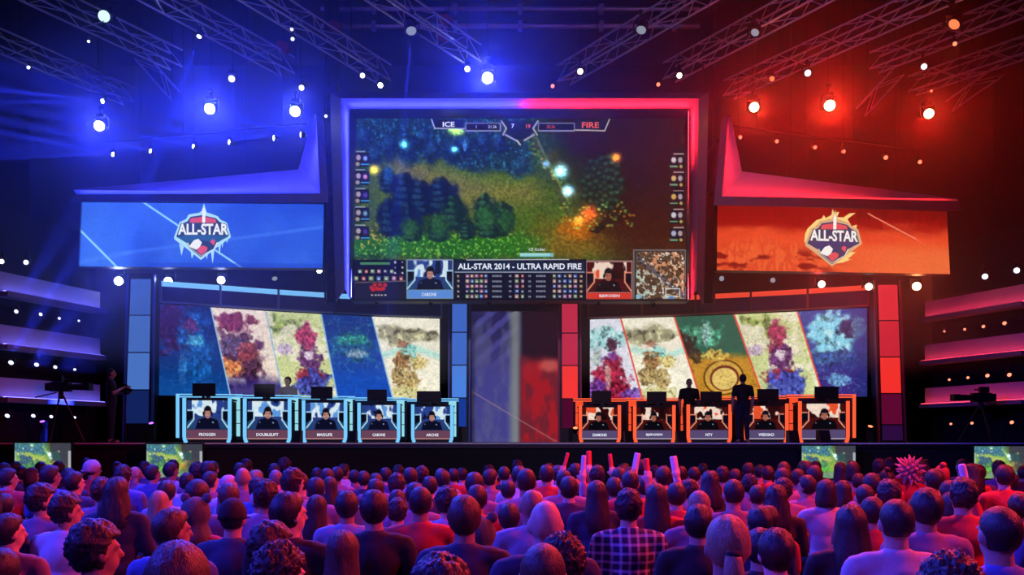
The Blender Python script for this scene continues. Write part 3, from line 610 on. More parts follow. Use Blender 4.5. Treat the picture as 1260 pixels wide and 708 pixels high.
gB=[gl('panel_blue_a',(58,92,166)),gl('panel_blue_b',(66,104,180)),gl('panel_blue_c',(72,114,192)),gl('panel_blue_dim',(18,34,92))]
gB2=[gl('panel_azure_a',(60,104,200)),gl('panel_azure_b',(62,108,204)),gl('panel_azure_c',(74,128,222)),gl('panel_azure_dim',(24,58,150))]
gR=[gl('panel_red_a',(196,40,72)),gl('panel_red_b',(196,40,74)),gl('panel_red_c',(246,56,56)),gl('panel_red_dim',(78,10,44))]
gR2=[gl('panel_scarlet_a',(214,40,54)),gl('panel_scarlet_b',(200,32,52)),gl('panel_scarlet_c',(244,48,44)),gl('panel_scarlet_dim',(92,8,48)),gl('panel_scarlet_low',(44,12,60))]
TB=mat('trim_blue',(0.10,0.16,0.42),0.4,0.3); TR=mat('trim_red',(0.35,0.06,0.10),0.4,0.3)
tower('outer tower of pale blue lit panels beside the stage edge',22.6,[343,388,434,480,522],(161,185),(154.5,182),gB,TB,-1)
tower('inner tower of azure lit panels beside the grey curtain',25.6,[372,409,449.5,490,526],(556.5,574.5),(556,573.5),gB2,TB,1)
tower('inner tower of crimson lit panels beside the grey curtain',25.6,[372,410,450,491,528],(691.5,710.5),(692,711),gR,TR,-1)
tower('outer tower of scarlet lit panels near the flaming emblem screen',23.2,[350,394.5,439.5,484.5,523,543],(1081,1104),(1086.5,1111),gR2,TR,1)
# ------------------------------------------------------------------ curtain at the middle of the stage, its colours set as glow
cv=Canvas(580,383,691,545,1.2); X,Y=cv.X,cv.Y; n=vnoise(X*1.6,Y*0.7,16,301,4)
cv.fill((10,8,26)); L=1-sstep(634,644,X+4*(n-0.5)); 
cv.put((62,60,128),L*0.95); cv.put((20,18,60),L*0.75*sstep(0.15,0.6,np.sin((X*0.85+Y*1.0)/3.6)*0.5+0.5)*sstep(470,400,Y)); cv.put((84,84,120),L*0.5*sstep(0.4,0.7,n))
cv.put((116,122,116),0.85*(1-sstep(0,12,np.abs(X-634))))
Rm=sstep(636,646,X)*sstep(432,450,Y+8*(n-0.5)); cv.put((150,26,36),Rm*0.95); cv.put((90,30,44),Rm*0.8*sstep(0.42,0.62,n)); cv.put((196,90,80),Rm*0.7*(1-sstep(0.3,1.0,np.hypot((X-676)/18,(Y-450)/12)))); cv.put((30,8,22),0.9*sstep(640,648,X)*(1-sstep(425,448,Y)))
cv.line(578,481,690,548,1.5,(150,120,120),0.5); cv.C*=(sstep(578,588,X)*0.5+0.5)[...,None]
ct=thing('stage_curtain','grey glowing curtain at centre stage, blue half and red half','curtain',(P(635,545,27.0).x,27.0,STAGE_Z))
def fold(U,W):
    px=580+111*U; D=27.0+0.10*np.sin(U*60); py=383+(541+0.08*F/27-383)*W; return ((px-CX)*27.0/F, D, ZC+(HY-py)*27.0/F)
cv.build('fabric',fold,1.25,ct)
a=P(577,384,27); b=P(694,372,27); box('top_rail',a.x,b.x,26.8,27.2,a.z,b.z,M_DARKM,ct)
# ------------------------------------------------------------------ lit ledges on the side walls
def ledge(label, A, Bp, zt, h, led, sgn):
    """A near end (x,Y), Bp far end; zt top height above the eye"""
    t=thing('light_ledge',label,'ledge',(Bp[0],Bp[1],ZC+zt-h))
    a=V(A[0],A[1],0); b=V(Bp[0],Bp[1],0); d=(b-a).normalized(); out=V(-sgn*d.y,sgn*d.x,0)   # towards the hall
    if out.x*sgn>0: out=-out
    up=lambda p,z,o=0.0: p+V(0,0,ZC+z)+out*o
    prism('fascia',[up(a,zt-h*0.8),up(b,zt-h*0.8),up(b,zt),up(a,zt)],-out*0.15,M_FASC,t)
    prism('shelf',[up(a,zt-h,-0.15),up(b,zt-h,-0.15),up(b,zt-h,0.22),up(a,zt-h,0.22)],(0,0,h*0.2),mat('shelf_grey',(0.30,0.28,0.34),0.6,grain=0.2),t)
    p=up(a,zt-h*0.78,0.12); q=up(b,zt-h*0.78,0.12); s_=out*0.03
    prism('led_strip',[p-s_,q-s_,q+s_,p+s_],(0,0,-0.015),led,t)
    return t
LB_L=glow('ledge_led_blue',(0.16,0.14,1.0),8.0); LB_R=glow('ledge_led_red',(1.0,0.04,0.08),8.0)
for k,(zt,nm) in enumerate(((3.78,'top'),(2.59,'middle'),(1.40,'bottom'))):
    ledge('%s of three violet-lit wall ledges on the blue side'%nm,(-11.50,19.9),(-10.58,22.75),zt,0.56,LB_L,-1)
    ledge('%s of three red-lit wall ledges beyond the red tower'%nm,(12.55,21.55),(11.42,24.5),zt+0.02,0.56,LB_R,1)
# the angled wall that carries the ledges
struct(tag(prism('wall_angled',[V(-12.5,18.5,0),V(-11.1,23.6,0),V(-11.1,23.6,7),V(-12.5,18.5,7)],(-0.2,0,0),M_HALL),'black angled wall carrying the violet ledges','wall'))
struct(tag(prism('wall_angled',[V(13.6,20.2,0),V(12.0,25.3,0),V(12.0,25.3,7),V(13.6,20.2,7)],(0.2,0,0),M_HALL),'black angled wall carrying the red ledges','wall'))

# ------------------------------------------------------------------ trusses
M_TR=M_ALU
BR_MESH={}
def brace_mesh(key,p0,p1,r):
    if key in BR_MESH: return BR_MESH[key]
    v,f=tube_vf(p0,p1,r,r,5); me=bpy.data.meshes.new('brace'); me.from_pydata([tuple(x) for x in v],[],f); me.materials.append(M_TR); BR_MESH[key]=me; return me
def truss(label, A, B, S=0.42, roll=0.0, up=V(0,0,1), group='roof trusses'):
    """box truss; A,B = ends of the lower near chord"""
    A=Vector(A);B=Vector(B); t=B-A; L=t.length; d=t.normalized(); side=d.cross(up).normalized(); upv=side.cross(d).normalized()
    if side.y<0: side=-side
    M=Matrix((d,side,upv)).transposed().to_4x4(); 
    e=thing('truss',label,'truss',A,group); e.rotation_euler=M.to_euler()
    for (y,z) in ((0,0),(S,0),(0,S),(S,S)): tube('chord',(0,y,z),(L,y,z),0.026,M_TR,e,6,world=False)
    for q in (0.25,0.8): tube('chain',(L*q,S/2,S),Vector((L*q,S/2,S))+M.to_3x3().transposed()@V(0,0,max(0.2,13.97-(A+d*L*q+upv*S).z)),0.012,M_DARKM,e,5,world=False)
    n=max(2,int(round(L/0.62))); w_=L/n
    wq=round(w_,2)
    for k in range(n):
        x=k*w_; fl=k%2
        for j,(p,q) in enumerate((((0,0,0),(w_,0,S)),((0,S,0),(w_,S,S)),((0,0,S),(w_,S,S)),((0,0,0),(w_,S,0)))):
            if fl: p,q=((0,p[1],q[2]),(w_,q[1],p[2])) if j<2 else ((0,q[1],p[2]),(w_,p[1],q[2]))
            o=bpy.data.objects.new('brace',brace_mesh((wq,j,fl,S),p,q,0.012)); link(o,e); o.location=(x,0,0)
    return e
HT=9.5
def tr_px(x,y,H=HT):
    Y=H*F/(HY-y); return P(x,y,Y)
def tr_line(a,b,H=HT,ext=0.12):
    A=tr_px(*a,H); B=tr_px(*b,H); return A-(B-A)*ext*0.0, B+(B-A)*ext
TR_L=[((152,129),(0,66)),((210,86),(24,0)),((347,94),(170,0)),((465,103),(294,0)),((575,80),(449.5,0))]
TR_R=[((686,100),(855,0)),((816,97),(998,0)),((890,118),(1154,0)),((1070,85),(1260,11)),((1117,113),(1260,65))]
for k,(a,b) in enumerate(TR_L):
    A,B=tr_line(a,b); truss('aluminium roof truss over the blue side, %s from the outer edge'%ORD[k],A,B)
for k,(a,b) in enumerate(TR_R):
    A,B=tr_line(a,b); truss('aluminium roof truss over the red side, %s from the big screen'%ORD[k],A,B)
# short broken angles of truss further back
for k,(a,b,H) in enumerate((((1070,138),(1112,92),8.2),((1178,132),(1236,92),8.6),((166,72),(206,118),8.8))):
    Y=23.0; truss(['short slanted truss piece left of the round red lamp','short slanted truss piece at the dark red corner','short slanted truss piece under the violet truss end'][k],P(*a,Y),P(*b,Y),0.3)
# vertical trusses that carry the big screen
for lab,x in (('black upright truss between the blue wing and the big screen',407),('black upright truss between the big screen and the red wing',872)):
    a=P(x,372,22.6); b=P(x,60,22.6); b.z=13.97
    e=thing('screen_mast',lab,'mast',a)
    for (dx,dy) in ((-0.14,0),(0.14,0),(-0.14,0.28),(0.14,0.28)): tube('chord',(dx,dy,0),(dx,dy,b.z-a.z),0.03,M_DARKM,e,6,world=False)
    L=b.z-a.z; n=int(L/0.4)
    for k in range(n):
        z=k*L/n; s_=1 if k%2 else -1
        tube('brace',(-0.14*s_,0,z),(0.14*s_,0,z+L/n),0.014,M_DARKM,e,5,world=False); tube('brace',(-0.14*s_,0.28,z),(0.14*s_,0.28,z+L/n),0.014,M_DARKM,e,5,world=False)
    box('liner',-0.12,0.12,0.13,0.16,0,L,M_CLOTH,e,world=False)
# steel beams of the roof, seen between the trusses
M_STEEL=mat('roof_steel',(0.62,0.60,0.66),0.5,0.6,grain=0.3)
for lab,y0,Y,r in (('upper horizontal roof pipe behind the trusses',11,24.5,0.06),('lower horizontal roof pipe behind the trusses',32,24.5,0.07)):
    a=P(395,y0,Y); b=P(880,y0,Y); t=thing('roof_beam',lab,'beam',a); tube('pipe',a,b,r,M_STEEL,t,8)
    for q in (460,560,640,740,830): 
        c=P(q,y0,Y); box('joint',c.x-0.06,c.x+0.06,Y-0.1,Y+0.1,c.z-0.11,c.z+0.11,M_STEEL,t)
for lab,a,b in (('slanted roof strut rising from the blue side',(565,28),(622,13)),('slanted roof strut falling to the red side',(664,14),(716,30))):
    t=thing('roof_strut',lab,'beam',P(*a,27.3)); tube('pipe',P(*a,27.3),P(*b,27.3),0.06,M_STEEL,t); tube('collar',P(*a,27.3),P(*a,27.3)+V(0.15,0,0.02),0.09,M_STEEL,t)
# red dimmer boxes on the trusses
M_REDBOX=mat('red_box',(0.55,0.02,0.03),0.5,grain=0.2)
for lab,x,y in (('red chain-hoist box on the truss above the big blue lamp',549,26),('red chain-hoist box low on the same truss as the dark lamp globe',545,44),('red chain-hoist box on the truss over the wing top',412,34),('red chain-hoist box between two blue-side trusses',348,59)):
    Y=22.6; c=P(x,y,Y); t=thing('hoist_box',lab,'hoist',c); 
    v,f=box_vf(-0.16,0.16,-0.1,0.1,-0.09,0.09); o=mesh('body',v,f,M_REDBOX,t,world=False); o.rotation_euler=(0,0.55,0)
    v,f=box_vf(-0.1,0.1,-0.06,0.06,0.09,0.15); o=mesh('motor',v,f,M_REDBOX,t,world=False); o.rotation_euler=(0,0.55,0)
    tube('chain',(0,0,0.1),(0,0,0.5),0.012,M_DARKM,t,5,world=False)

# ------------------------------------------------------------------ stage lamps
LENS={'w':((0.75,0.85,1.0),30),'ww':((1.0,0.80,0.58),5),'bb':((0.55,0.68,1.0),90),'b':((0.5,0.6,1.0),30),'rr':((1.0,0.30,0.10),70),'r':((1.0,0.20,0.10),2.2),'g':((0.62,0.95,0.85),1.3),'o':((1.0,0.22,0.08),1.2),'d':((0.25,0.28,0.35),1.0),'p':((0.35,0.10,0.9),3.0),'ro':((1.0,0.2,0.08),3.0),'dw':((0.8,0.82,0.9),1.4),'wm':((0.8,0.88,1.0),2.5),'dm':((0.6,0.62,1.0),3),'dr':((1.0,0.25,0.15),2.0)}
def lathe(prof,seg=16):
    v=[];f=[]
    for (r,y) in prof:
        for k in range(seg):
            t=2*math.pi*k/seg; v.append((r*math.cos(t),y,r*math.sin(t)))
    n=len(prof)
    for i in range(n-1):
        for k in range(seg): f.append((i*seg+k,(i+1)*seg+k,(i+1)*seg+(k+1)%seg,i*seg+(k+1)%seg))
    f.append(tuple(range(seg))); f.append(tuple(range((n-1)*seg,n*seg))[::-1]); return v,f
LAMP_MESH={}
def lamp_parts():
    if LAMP_MESH: return
    def mk(k,v,f,m,sm=True):
        me=bpy.data.meshes.new(k); me.from_pydata([tuple(x) for x in v],[],f); me.update()
        if sm: me.polygons.foreach_set('use_smooth',[True]*len(me.polygons))
        if m: me.materials.append(m)
        LAMP_MESH[k]=me
    mk('housing',*lathe([(0.7,2.6),(1.05,2.2),(1.2,1.2),(1.22,0.25),(1.3,0.2),(1.3,-0.12),(1.12,-0.12),(1.05,0.05)]),M_BLACK)
    s=Shape(); s.box(-1.6,-1.36,0.6,1.5,-0.3,2.2); s.box(1.36,1.6,0.6,1.5,-0.3,2.2); s.box(-1.6,1.6,0.6,1.5,2.0,2.25); mk('yoke',s.v,s.f,M_BLACK,False)
    s=Shape(); s.box(-0.9,0.9,0.3,1.8,2.25,3.0); mk('base',s.v,s.f,M_BLACK,False)
    s=Shape(); s.tube((0,1.05,3.0),(0,1.05,4.4),0.28,0.28,6); s.box(-0.5,0.5,0.7,1.4,4.2,4.8); mk('clamp',s.v,s.f,M_DARKM,False)
    for kd,(c,st_) in LENS.items(): 
        m=glow('lens_'+kd,c,st_)
        v,f=lathe([(1.06,0.0),(0.85,-0.10),(0.45,-0.17),(0.06,-0.20)],16); mk('lens_'+kd,v,f,m)
def lamp(label,px,py,r,Y,kind,aim=None,cat='stage light',group=None,floor=False,drop=False,rod=None):
    r=r*0.85
    lamp_parts(); c=P(px,py,Y); R=r*Y/F
    e=thing('stage_light',label,cat,c,group); e.scale=(R,R,R)
    tgt=Vector(aim) if aim is not None else V(0,0,ZC+1)
    d=(tgt-c).normalized()
    # head turns: local -Y looks along d
    h=bpy.data.objects.new('housing',LAMP_MESH['housing']); link(h,e); q=d.to_track_quat('-Y','Z'); h.rotation_mode='QUATERNION'; h.rotation_quaternion=q
    l=bpy.data.objects.new('lens',LAMP_MESH['lens_'+kind]); link(l,h)
    for nm in ('yoke','base','clamp'):
        o=bpy.data.objects.new(nm,LAMP_MESH[nm]); link(o,e)
        if floor: o.rotation_euler=(0,math.pi,0)
        if nm=='clamp' and floor: bpy.data.objects.remove(o)
    if rod is not None:
        v,f=tube_vf((0,1.0,2.5),(rod[0]/R,rod[1]/R,rod[2]/R),0.12,0.12,5); mesh('mount_arm',v,f,M_DARKM,e,world=False)
    if drop:
        v,f=tube_vf((0,1.05,4.6),(0,1.05,(14.0-c.z)/R),0.06,0.06,5); mesh('drop_cable',v,f,M_DARKM,e,world=False)
    return c
def beam(name,c,target,energy,color,deg,blend=0.3,r=0.05):
    d=(Vector(target)-Vector(c)).normalized(); return spot(name,Vector(c)+d*0.12,target,energy,color,deg,blend,r)
CB=(0.02,0.035,1.0); CR=(1.0,0.012,0.006)
# large lamps
big_l=[('round pale green-white lamp high on the outer blue truss',128,20,7.6,20.5,'g',None),
 ('oval bright white lamp hanging above the icicle emblem screen, farthest out',122,155,6.3,20.5,'bb',(-4,2,0)),
 ('dazzling blue-white lamp above the icicle emblem, with a flare below',258,134,6.5,21.5,'bb',(-3,2,0)),
 ('bright blue-white lamp beside the tip of the blue wing',363,137,6.5,21.5,'bb',(-2,2,0)),
 ('dazzling star-like blue lamp above the big screen',600,96,7.0,22.5,'bb',(-1,2,0)),
 ('bright red-orange lamp beside the tip of the red wing',928,132,6.2,21.5,'rr',(1,2,0)),
 ('dazzling orange lamp above the flaming emblem screen',1021,130,7.0,21.5,'rr',(2,2,0)),
 ('round red-orange lamp farthest out over the red side',1143,140,6.2,21.5,'rr',(4,2,0))]
for (lab,x,y,r,Y,k,aim) in big_l:
    c=lamp(lab,x,y,r,Y,k,aim,drop=True)
    if k=='bb': beam('lamp_beam_blue',c,aim,2300 if x in (258,600) else 1300,CB,95,0.8)
    if k=='rr': beam('lamp_beam_red',c,aim,1000 if x==1021 else 600,CR,95,0.8)
# lamps on the trusses
med=[('small white lamp with a beam to the wall, on the outermost blue truss',126,124.5,2.8,21.5,'w',(-14,12,5)),
 ('white lamp shining down between the second and third blue trusses',245,45,3.4,20.5,'wm',(-8,16,2)),
 ('grey-white lamp just above the dazzling emblem lamp',285,97,4.6,21,'dw',None),
 ('white lamp above the tip of the blue wing',371,108,3.6,22,'wm',None),
 ('white lamp on the truss left of the big screen, inner one',446,93,3.4,22.5,'wm',None),
 ('white lamp on the truss left of the big screen, lower one',468,105,3.2,22.5,'w',None),
 ('white lamp beside the star-like blue lamp',575,85,4.0,22,'wm',None),
 ('tiny white lamp left of the round pale lamp, below the outer truss',109,51,1.8,21,'wm',None),
 ('tiny blue lamp on the outermost truss near the frame edge',35,83,1.8,20.5,'b',None),
 ('small white lamp in the gap of the fourth blue truss, upper',359,36,2.4,20.5,'dw',None),
 ('small white lamp in the gap of the fourth blue truss, lower',360,48,2.4,20.5,'wm',None),
 ('tiny white lamp against the mast left of the big screen',401,143,2.0,22,'wm',None),
 ('warm white lamp on the truss right of the star-like lamp',714,88,3.8,22,'ww',None),
 ('small red lamp at the tip of the truss above the big screen',680,106,2.6,22.5,'r',None),
 ('cream lamp on the second red-side truss',836,93,3.6,22,'ww',None),
 ('small red lamp at the tip of the second red-side truss',810,104,2.6,22.5,'r',None),
 ('dim orange lamp left of the white lamp on the third red truss',950,97,3.4,22,'o',None),
 ('white lamp on the third red-side truss',994,90,4.2,21.5,'wm',None),
 ('small red lamp under the big dark lamp head with orange lens',1175,54,2.8,20.5,'r',None),
 ('white ringed lamp between the two outer red trusses',1137,82,3.8,21,'wm',None),
 ('tiny pale red lamp above the farthest round red lamp',1146,112,1.8,21.5,'r',None)]
for (lab,x,y,r,Y,k,aim) in med:
    c=lamp(lab,x,y,r,Y,k,aim,drop=True)
beam('lamp_beam_blue',P(126,124.5,21.5),P(126,124.5,21.5)+V(-4,-3,-0.55),220000,CB,5,0.8,0.01); beam('lamp_beam_blue',P(126,124.5,21.5),P(126,124.5,21.5)+V(-4,-3,-1.2),170000,CB,4,0.8,0.01)
beam('lamp_beam_blue',P(245,45,20.5),(-9.6,21,5),220000,CB,6,0.8,0.01); beam('lamp_beam_blue',P(506,41,20.5),(-2.9,21,5),110000,CB,5,0.8,0.01)
# large dark lamp heads
for (lab,x,y,r,k,Y) in (('dark globe-shaped lamp head with a small white lens, on the truss left of centre',506,38,7.0,'d',20.0),('dark lamp head on the truss right of centre, above the warm lamp',789,37,6.6,'d',20.0),('big dark lamp head with an orange lens at the upper corner',1174,30,7.5,'o',18.5),('dark lamp head on the second red-side truss',929,40,5.6,'d',20.0)):
    lamp(lab,x,y,r,Y,k,(0,14,0),drop=True)
# row along the back pipe over each wing
def lampbar(label,a,b,Y,ext=8):
    A=P(a[0]-ext,a[1],Y); B=P(b[0]+ext,b[1],Y); t=thing('lighting_bar',label,'lighting bar',A); tube('pipe',A+V(0,0.09,0.34),B+V(0,0.09,0.34),0.03,M_DARKM,t)
    for k in range(4):
        p=A+(B-A)*(k+0.5)/4+V(0,0.09,0.34); tube('hanger',p,V(p.x,p.y,13.98),0.010,M_DARKM,t,5)
rowL=[(139,190,2.9),(185,186,2.8),(238,180,2.9),(282,175,3.0),(337,170,3.2),(370,166,3.1)]
rowR=[(911,169,2.4),(956,174,2.4),(1003,181.5,2.4),(1038,186.5,2.6),(1090,194,2.8),(1132,199.5,2.6)]
lampbar('pipe carrying the row of six small white lamps over the blue wing',rowL[0],rowL[-1],23.6); lampbar('pipe carrying the row of six small red lamps over the red wing',rowR[0],rowR[-1],23.6)
for k,(x,y,r) in enumerate(rowL):
    aim=(-16,14+k*0.8,9.5-0.15*k); c=lamp('%s from the outer end of six small white lamps over the blue wing'%ORD[k],x,y,r,23.6,'w',aim,rod=(0,0.09,0.34),group='lamp row over the blue wing')
    beam('lamp_beam_blue',c,c+V(-4,-4,-0.15),170000,CB,5,0.8,0.01); beam('lamp_beam_blue',c,c+V(-4,-4,-1.5),110000,CB,4,0.8,0.01)
for k,(x,y,r) in enumerate(rowR):
    c=lamp('%s from the mast of six small red lamps over the red wing'%ORD[k],x,y,r,23.6,'r',(6,2,2),rod=(0,0.09,0.34),group='lamp row over the red wing')
# row under the side screens
lowL=[(146,346,5.4,'bb'),(207,346,5.2,'b'),(272,345,5.0,'b'),(338,343,3.6,'d'),(393,334,3.2,'w'),(417,334,2.2,'wm')]
lowR=[(863,336,2.8,'ww'),(873,338,3.8,'ww'),(888,343,3.4,'d'),(951,345,3.4,'d'),(1011,350,4.8,'ww'),(1069,353,4.8,'ww'),(1128,352.5,5.4,'rr')]
lampbar('pipe carrying lamps under the icicle emblem screen',lowL[0],(393,346),23.1); lampbar('pipe carrying lamps under the flaming emblem screen',(885,343),lowR[-1],23.5)
for k,(x,y,r,kd) in enumerate(lowL):
    c=lamp('%s lamp from the outer tower in the row under the icicle emblem screen'%ORD[k],x,y,r,23.1,kd,(-2,4,0) if k<3 else (-4,19,1),rod=(0,0.09,0.36) if k<4 else None,drop=k>=4,group='lamps under the icicle screen')
    if k<3: beam('lamp_beam_blue',c,(-3,14,1),160,(0.08,0.10,1.0),70)
for k,(x,y,r,kd) in enumerate(lowR):
    c=lamp('%s lamp from the big screen in the row under the flaming emblem screen'%ORD[k],x,y,r,23.5,kd,(2,4,0),rod=(0,0.09,0.36),group='lamps under the flaming screen')
    if k>=4: beam('lamp_beam_red',c,(3,14,1),120,(1.0,0.05,0.05),70)
# small down lights under the big screen
for k,(x,y) in enumerate(((464,373),(531,376),(602,375),(667,376),(735,376),(803,377))):
    lamp('%s from the icicle side of six dark lamps under the big screen'%ORD[k],x,y,2.2,22.3,'d' if k not in (3,4) else 'dw',(0,26,1.5),rod=(0,0.05,(y-364)*22.3/F),group='dark lamps under the big screen')
# wall lamps between the ledges
wl=[[(20,383.5,2.6),(50,387,2.2),(73,392,1.7),(97,395,1.4)],[(13.5,446.5,3.2),(45,449,2.8),(68,452,2.3),(92,455,1.7)],[(9,512,3.0),(41,512,2.6),(63,513,2.2),(92,514,1.7)]]
wr=[[(1236,398,2.6),(1210,402,2.2),(1187,405.5,1.7),(1162,408,1.4)],[(1242,461.5,2.8),(1215,462.5,2.6),(1191,465,1.9),(1168,467.5,1.7)],[(1245,520,2.6),(1196,521,2.0),(1170,522,1.7)]]
for side,rows_,kd in (('violet',wl,'dm'),('red',wr,'dr')):
    for j,row in enumerate(rows_):
        for k,(x,y,r) in enumerate(row):
            Yd=(20.2+2.3*k/3) if side=='violet' else (21.9+2.4*k/3)
            c=lamp('%s lamp from the frame edge under the %s %s-lit ledge'%(ORD[k],('top','middle','bottom')[j],side),x,y,r,Yd,kd,(-6 if side=='violet' else 6,16,6),rod=((-1.0,0.1,0.1) if side=='violet' else (1.1,0.1,0.1)),group='small lamps under the %s ledges'%side)
for j,(x,y) in enumerate(((20,383.5),(13.5,446.5),(9,512))):
    c=P(x,y,20.2); beam('lamp_beam_blue',c+V(0,-0.2,0),c+V(1.6,-1.0,1.6),14000,CB,12); c2=P((50,45,41)[j],(387,449,512)[j],20.9); beam('lamp_beam_blue',c2+V(0,-0.2,0),c2+V(1.6,-1.0,1.5),10000,CB,12)
for lab,x,y,k in (('pale lamp on the side wall above the ledges, at the frame edge',2,322,'wm'),('oval pale lamp on the side wall above the violet ledges',32,323,'wm')): lamp(lab,x,y,3.2,20.4,k,(-3,10,1),rod=(-1.2,0.1,0.2))
for lab,x,y in (('white-blue lamp above the red ledges, nearer the tower',1212,340.5),('white-blue lamp above the red ledges, at the frame edge',1251,333)): lamp(lab,x,y,3.8,22.0,'wm',(3,10,1),rod=(1.8,0.1,0.2))
# lamps standing on the stage floor
for lab,x,y,k,Y in (('violet floor lamp under the tripod camera',52,519,'p',21.0),('violet floor lamp beside the blue outer tower',186,521,'p',21.6),('red floor lamp beside the crimson inner tower',708,527,'ro',23.6),('orange floor lamp beside the last red booth',1071,525,'ro',22.0)):
    c=lamp(lab,x,y,3.2,Y,k,(c_:=P(x,y,Y))+V(0,-0.6,1.0),floor=True)
    t=[o for o in bpy.data.objects if o.get('label')==lab][0]; R=3.2*0.85*Y/F
    hh=(c.z-STAGE_Z)/R
    v,f=box_vf(-1.2,1.2,0.2,2.2,-hh,-2.6); mesh('stand',v,f,M_BLACK,t,world=False)

# ------------------------------------------------------------------ haze over the stage, lit by the lamps
hz=box('haze',-15.8,15.8,15.5,29.2,ZC+1.6,13.7,None)
m=bpy.data.materials.new('haze'); m.use_nodes=True; nt=m.node_tree; nt.nodes.clear()
o_=nt.nodes.new('ShaderNodeOutputMaterial'); v_=nt.nodes.new('ShaderNodeVolumeScatter'); v_.inputs['Color'].default_value=(1,1,1,1); v_.inputs['Density'].default_value=0.012; v_.inputs['Anisotropy'].default_value=0.6
nt.links.new(v_.outputs[0],o_.inputs['Volume']); hz.data.materials.append(m); m.cycles.homogeneous_volume=True
tag(hz,'thin stage haze lit by the blue and red lamps','haze',kind='stuff')

# ------------------------------------------------------------------ player booths
NAMES_L=['FROGGEN','DOUBLELIFT','MADLIFE','CABONE','ARCHIE']; NAMES_R=['DIAMOND','BJERGSEN','NTY','WEIXIAO','']
gUB=glow('tube_cyan',srgb((110,185,235)),1.25); gUR=glow('tube_orange',srgb((255,92,56)),1.15)
gPB=glow('booth_panel_cyan',srgb((150,220,232)),1.0); gPR=glow('booth_panel_orange',srgb((250,80,44)),1.0)
gWB=glow('booth_wall_blue',srgb((40,90,190)),1.0); gWR=glow('booth_wall_red',srgb((220,50,36)),1.0)
def booth(k, xl, xr, Y, side, name, ytop, rot):
    blue=side=='blue'; out=-1 if blue else 1
    W=(xr-xl)*Y/F; cx=((xl+xr)/2-CX)*Y/F; H=(HY-ytop)*Y/F+0.08
    t=thing('player_booth','%s %s-lit player booth, counted from the %s'%(ORD[k],side if blue else 'red','blue outer tower' if blue else 'crimson inner tower'),'booth',(cx,Y,STAGE_Z),'%s-lit player booths'%side,rot)
    tubeM=gUB if blue else gUR; h=W/2
    for s_ in (-1,1):
        sh=Shape(); zz=[0.0,0.06,0.14,H]; ins=[0.045,0.015,0.0,0.0]
        for i in range(3): sh.tube((s_*(h-ins[i]),-0.02,zz[i]),(s_*(h-ins[i+1]),-0.02,zz[i+1]),0.045,0.045,8)
        sh.build('light_tube',tubeM,t,world=False)
    sh=Shape(); sh.box(-h,-h+0.03,0.02,0.85,0,H*0.94); sh.box(h-0.03,h,0.02,0.85,0,H*0.94); sh.box(-h,h,0.02,0.06,0,0.08); sh.box(-h,h,0.05,0.10,0.05,H*0.92); sh.build('body',M_BLACK,t,world=False)
    zs0,zs1=0.33,H-0.06
    cvs=Canvas(0,0,52,36,0.8); portrait(cvs,0,0,52,36,side,17*k+(3 if blue else 9)); cvs.grain(0.2,1.5,k)
    hw=h-0.055
    cvs.build('display',quad_fn((-hw,0.035,zs1),(hw,0.035,zs1),(hw,0.035,zs0),(-hw,0.035,zs0)),1.0,t,world=False)
    npl=glow('name_bar_'+side,srgb((104,66,88) if blue else (86,72,112)),1.0,False)
    box('name_bar',-hw,hw,0.0,0.04,0.10,0.32,npl,t,world=False); box('name_bar_trim',-hw,hw,-0.01,0.03,0.085,0.105,glow('name_trim_'+side,srgb((206,150,150) if blue else (200,180,200)),1.0,False),t,world=False)
    if name: lettering('lettering',name,0,0,0.075,0,W_TXT,t,0.052*len(name)+0.02,bold=0.02,world=False,at=(0,-0.006,0.20))
    box('desk_top',-h-0.02,h+0.02,0.0,0.85,H-0.05,H-0.01,M_BLACK,t,world=False)
    # frame and wall behind the booth
    zb=1.20; yb=1.05; x0=out*(h+0.42); x1=-out*(h+0.12)
    xa,xb=min(x0,x1),max(x0,x1)
    box('frame_post',x0-0.035,x0+0.035,yb-0.03,yb+0.03,0.12,zb+0.04,tubeM,t,world=False)
    box('frame_bar',xa,xb,yb-0.03,yb+0.03,zb+0.01,zb+0.04,tubeM,t,world=False); box('frame_bar',xa,xb,yb-0.02,yb+0.02,zb-0.05,zb-0.02,tubeM,t,world=False)
    box('back_wall',xa,xb,yb+0.03,yb+0.08,0.05,zb,mat('booth_back',(0.02,0.02,0.06) if True else (0,0,0),0.7),t,world=False)
    xi=-out*(h-0.16); xo=-out*(h+0.05); a_,b_=min(xi,xo),max(xi,xo)
    for q in range(3): box('wall_tile',a_,b_,yb-0.01,yb+0.03,0.16+0.34*q,0.48+0.34*q,gPB if blue else gPR,t,world=False)
    return t,cx,H
def monitor(label,px,y0,y1,wpx,Y):
    c=P(px,(y0+y1)/2,Y); w_=wpx*Y/F/2; hh=(y1-y0)*Y/F/2
    t=thing('gaming_monitor',label,'monitor',(c.x,Y,c.z-hh-0.06))
    def bx(nm,*a): return box(nm,*a,M_BLACK,t,world=False)
    bx('shell',-w_,w_,-0.02,0.03,0.06,0.06+2*hh); bx('rear_bulge',-w_*0.5,w_*0.5,-0.055,-0.02,0.06+hh*0.4,0.06+hh*1.5); bx('stand',-0.03,0.03,-0.06,-0.02,0.0,0.06+hh); bx('foot',-0.11,0.11,-0.09,0.09,0.0,0.012)
    tube('cable',(0.02,-0.06,0.08),(0.06,-0.05,0.0),0.008,mat('grey_cable',(0.25,0.24,0.28),0.5),t,5,world=False)
    return t
BL=[(228,282,21.6,490,(251,479,495,28)),(302,356,22.1,491,(325.5,480,496,25)),(374,425,22.7,493,(396,482,497,26)),(442,490.5,23.4,496,(464,484.5,499,24)),(508,556,24.0,498,(528,484.5,499,30))]
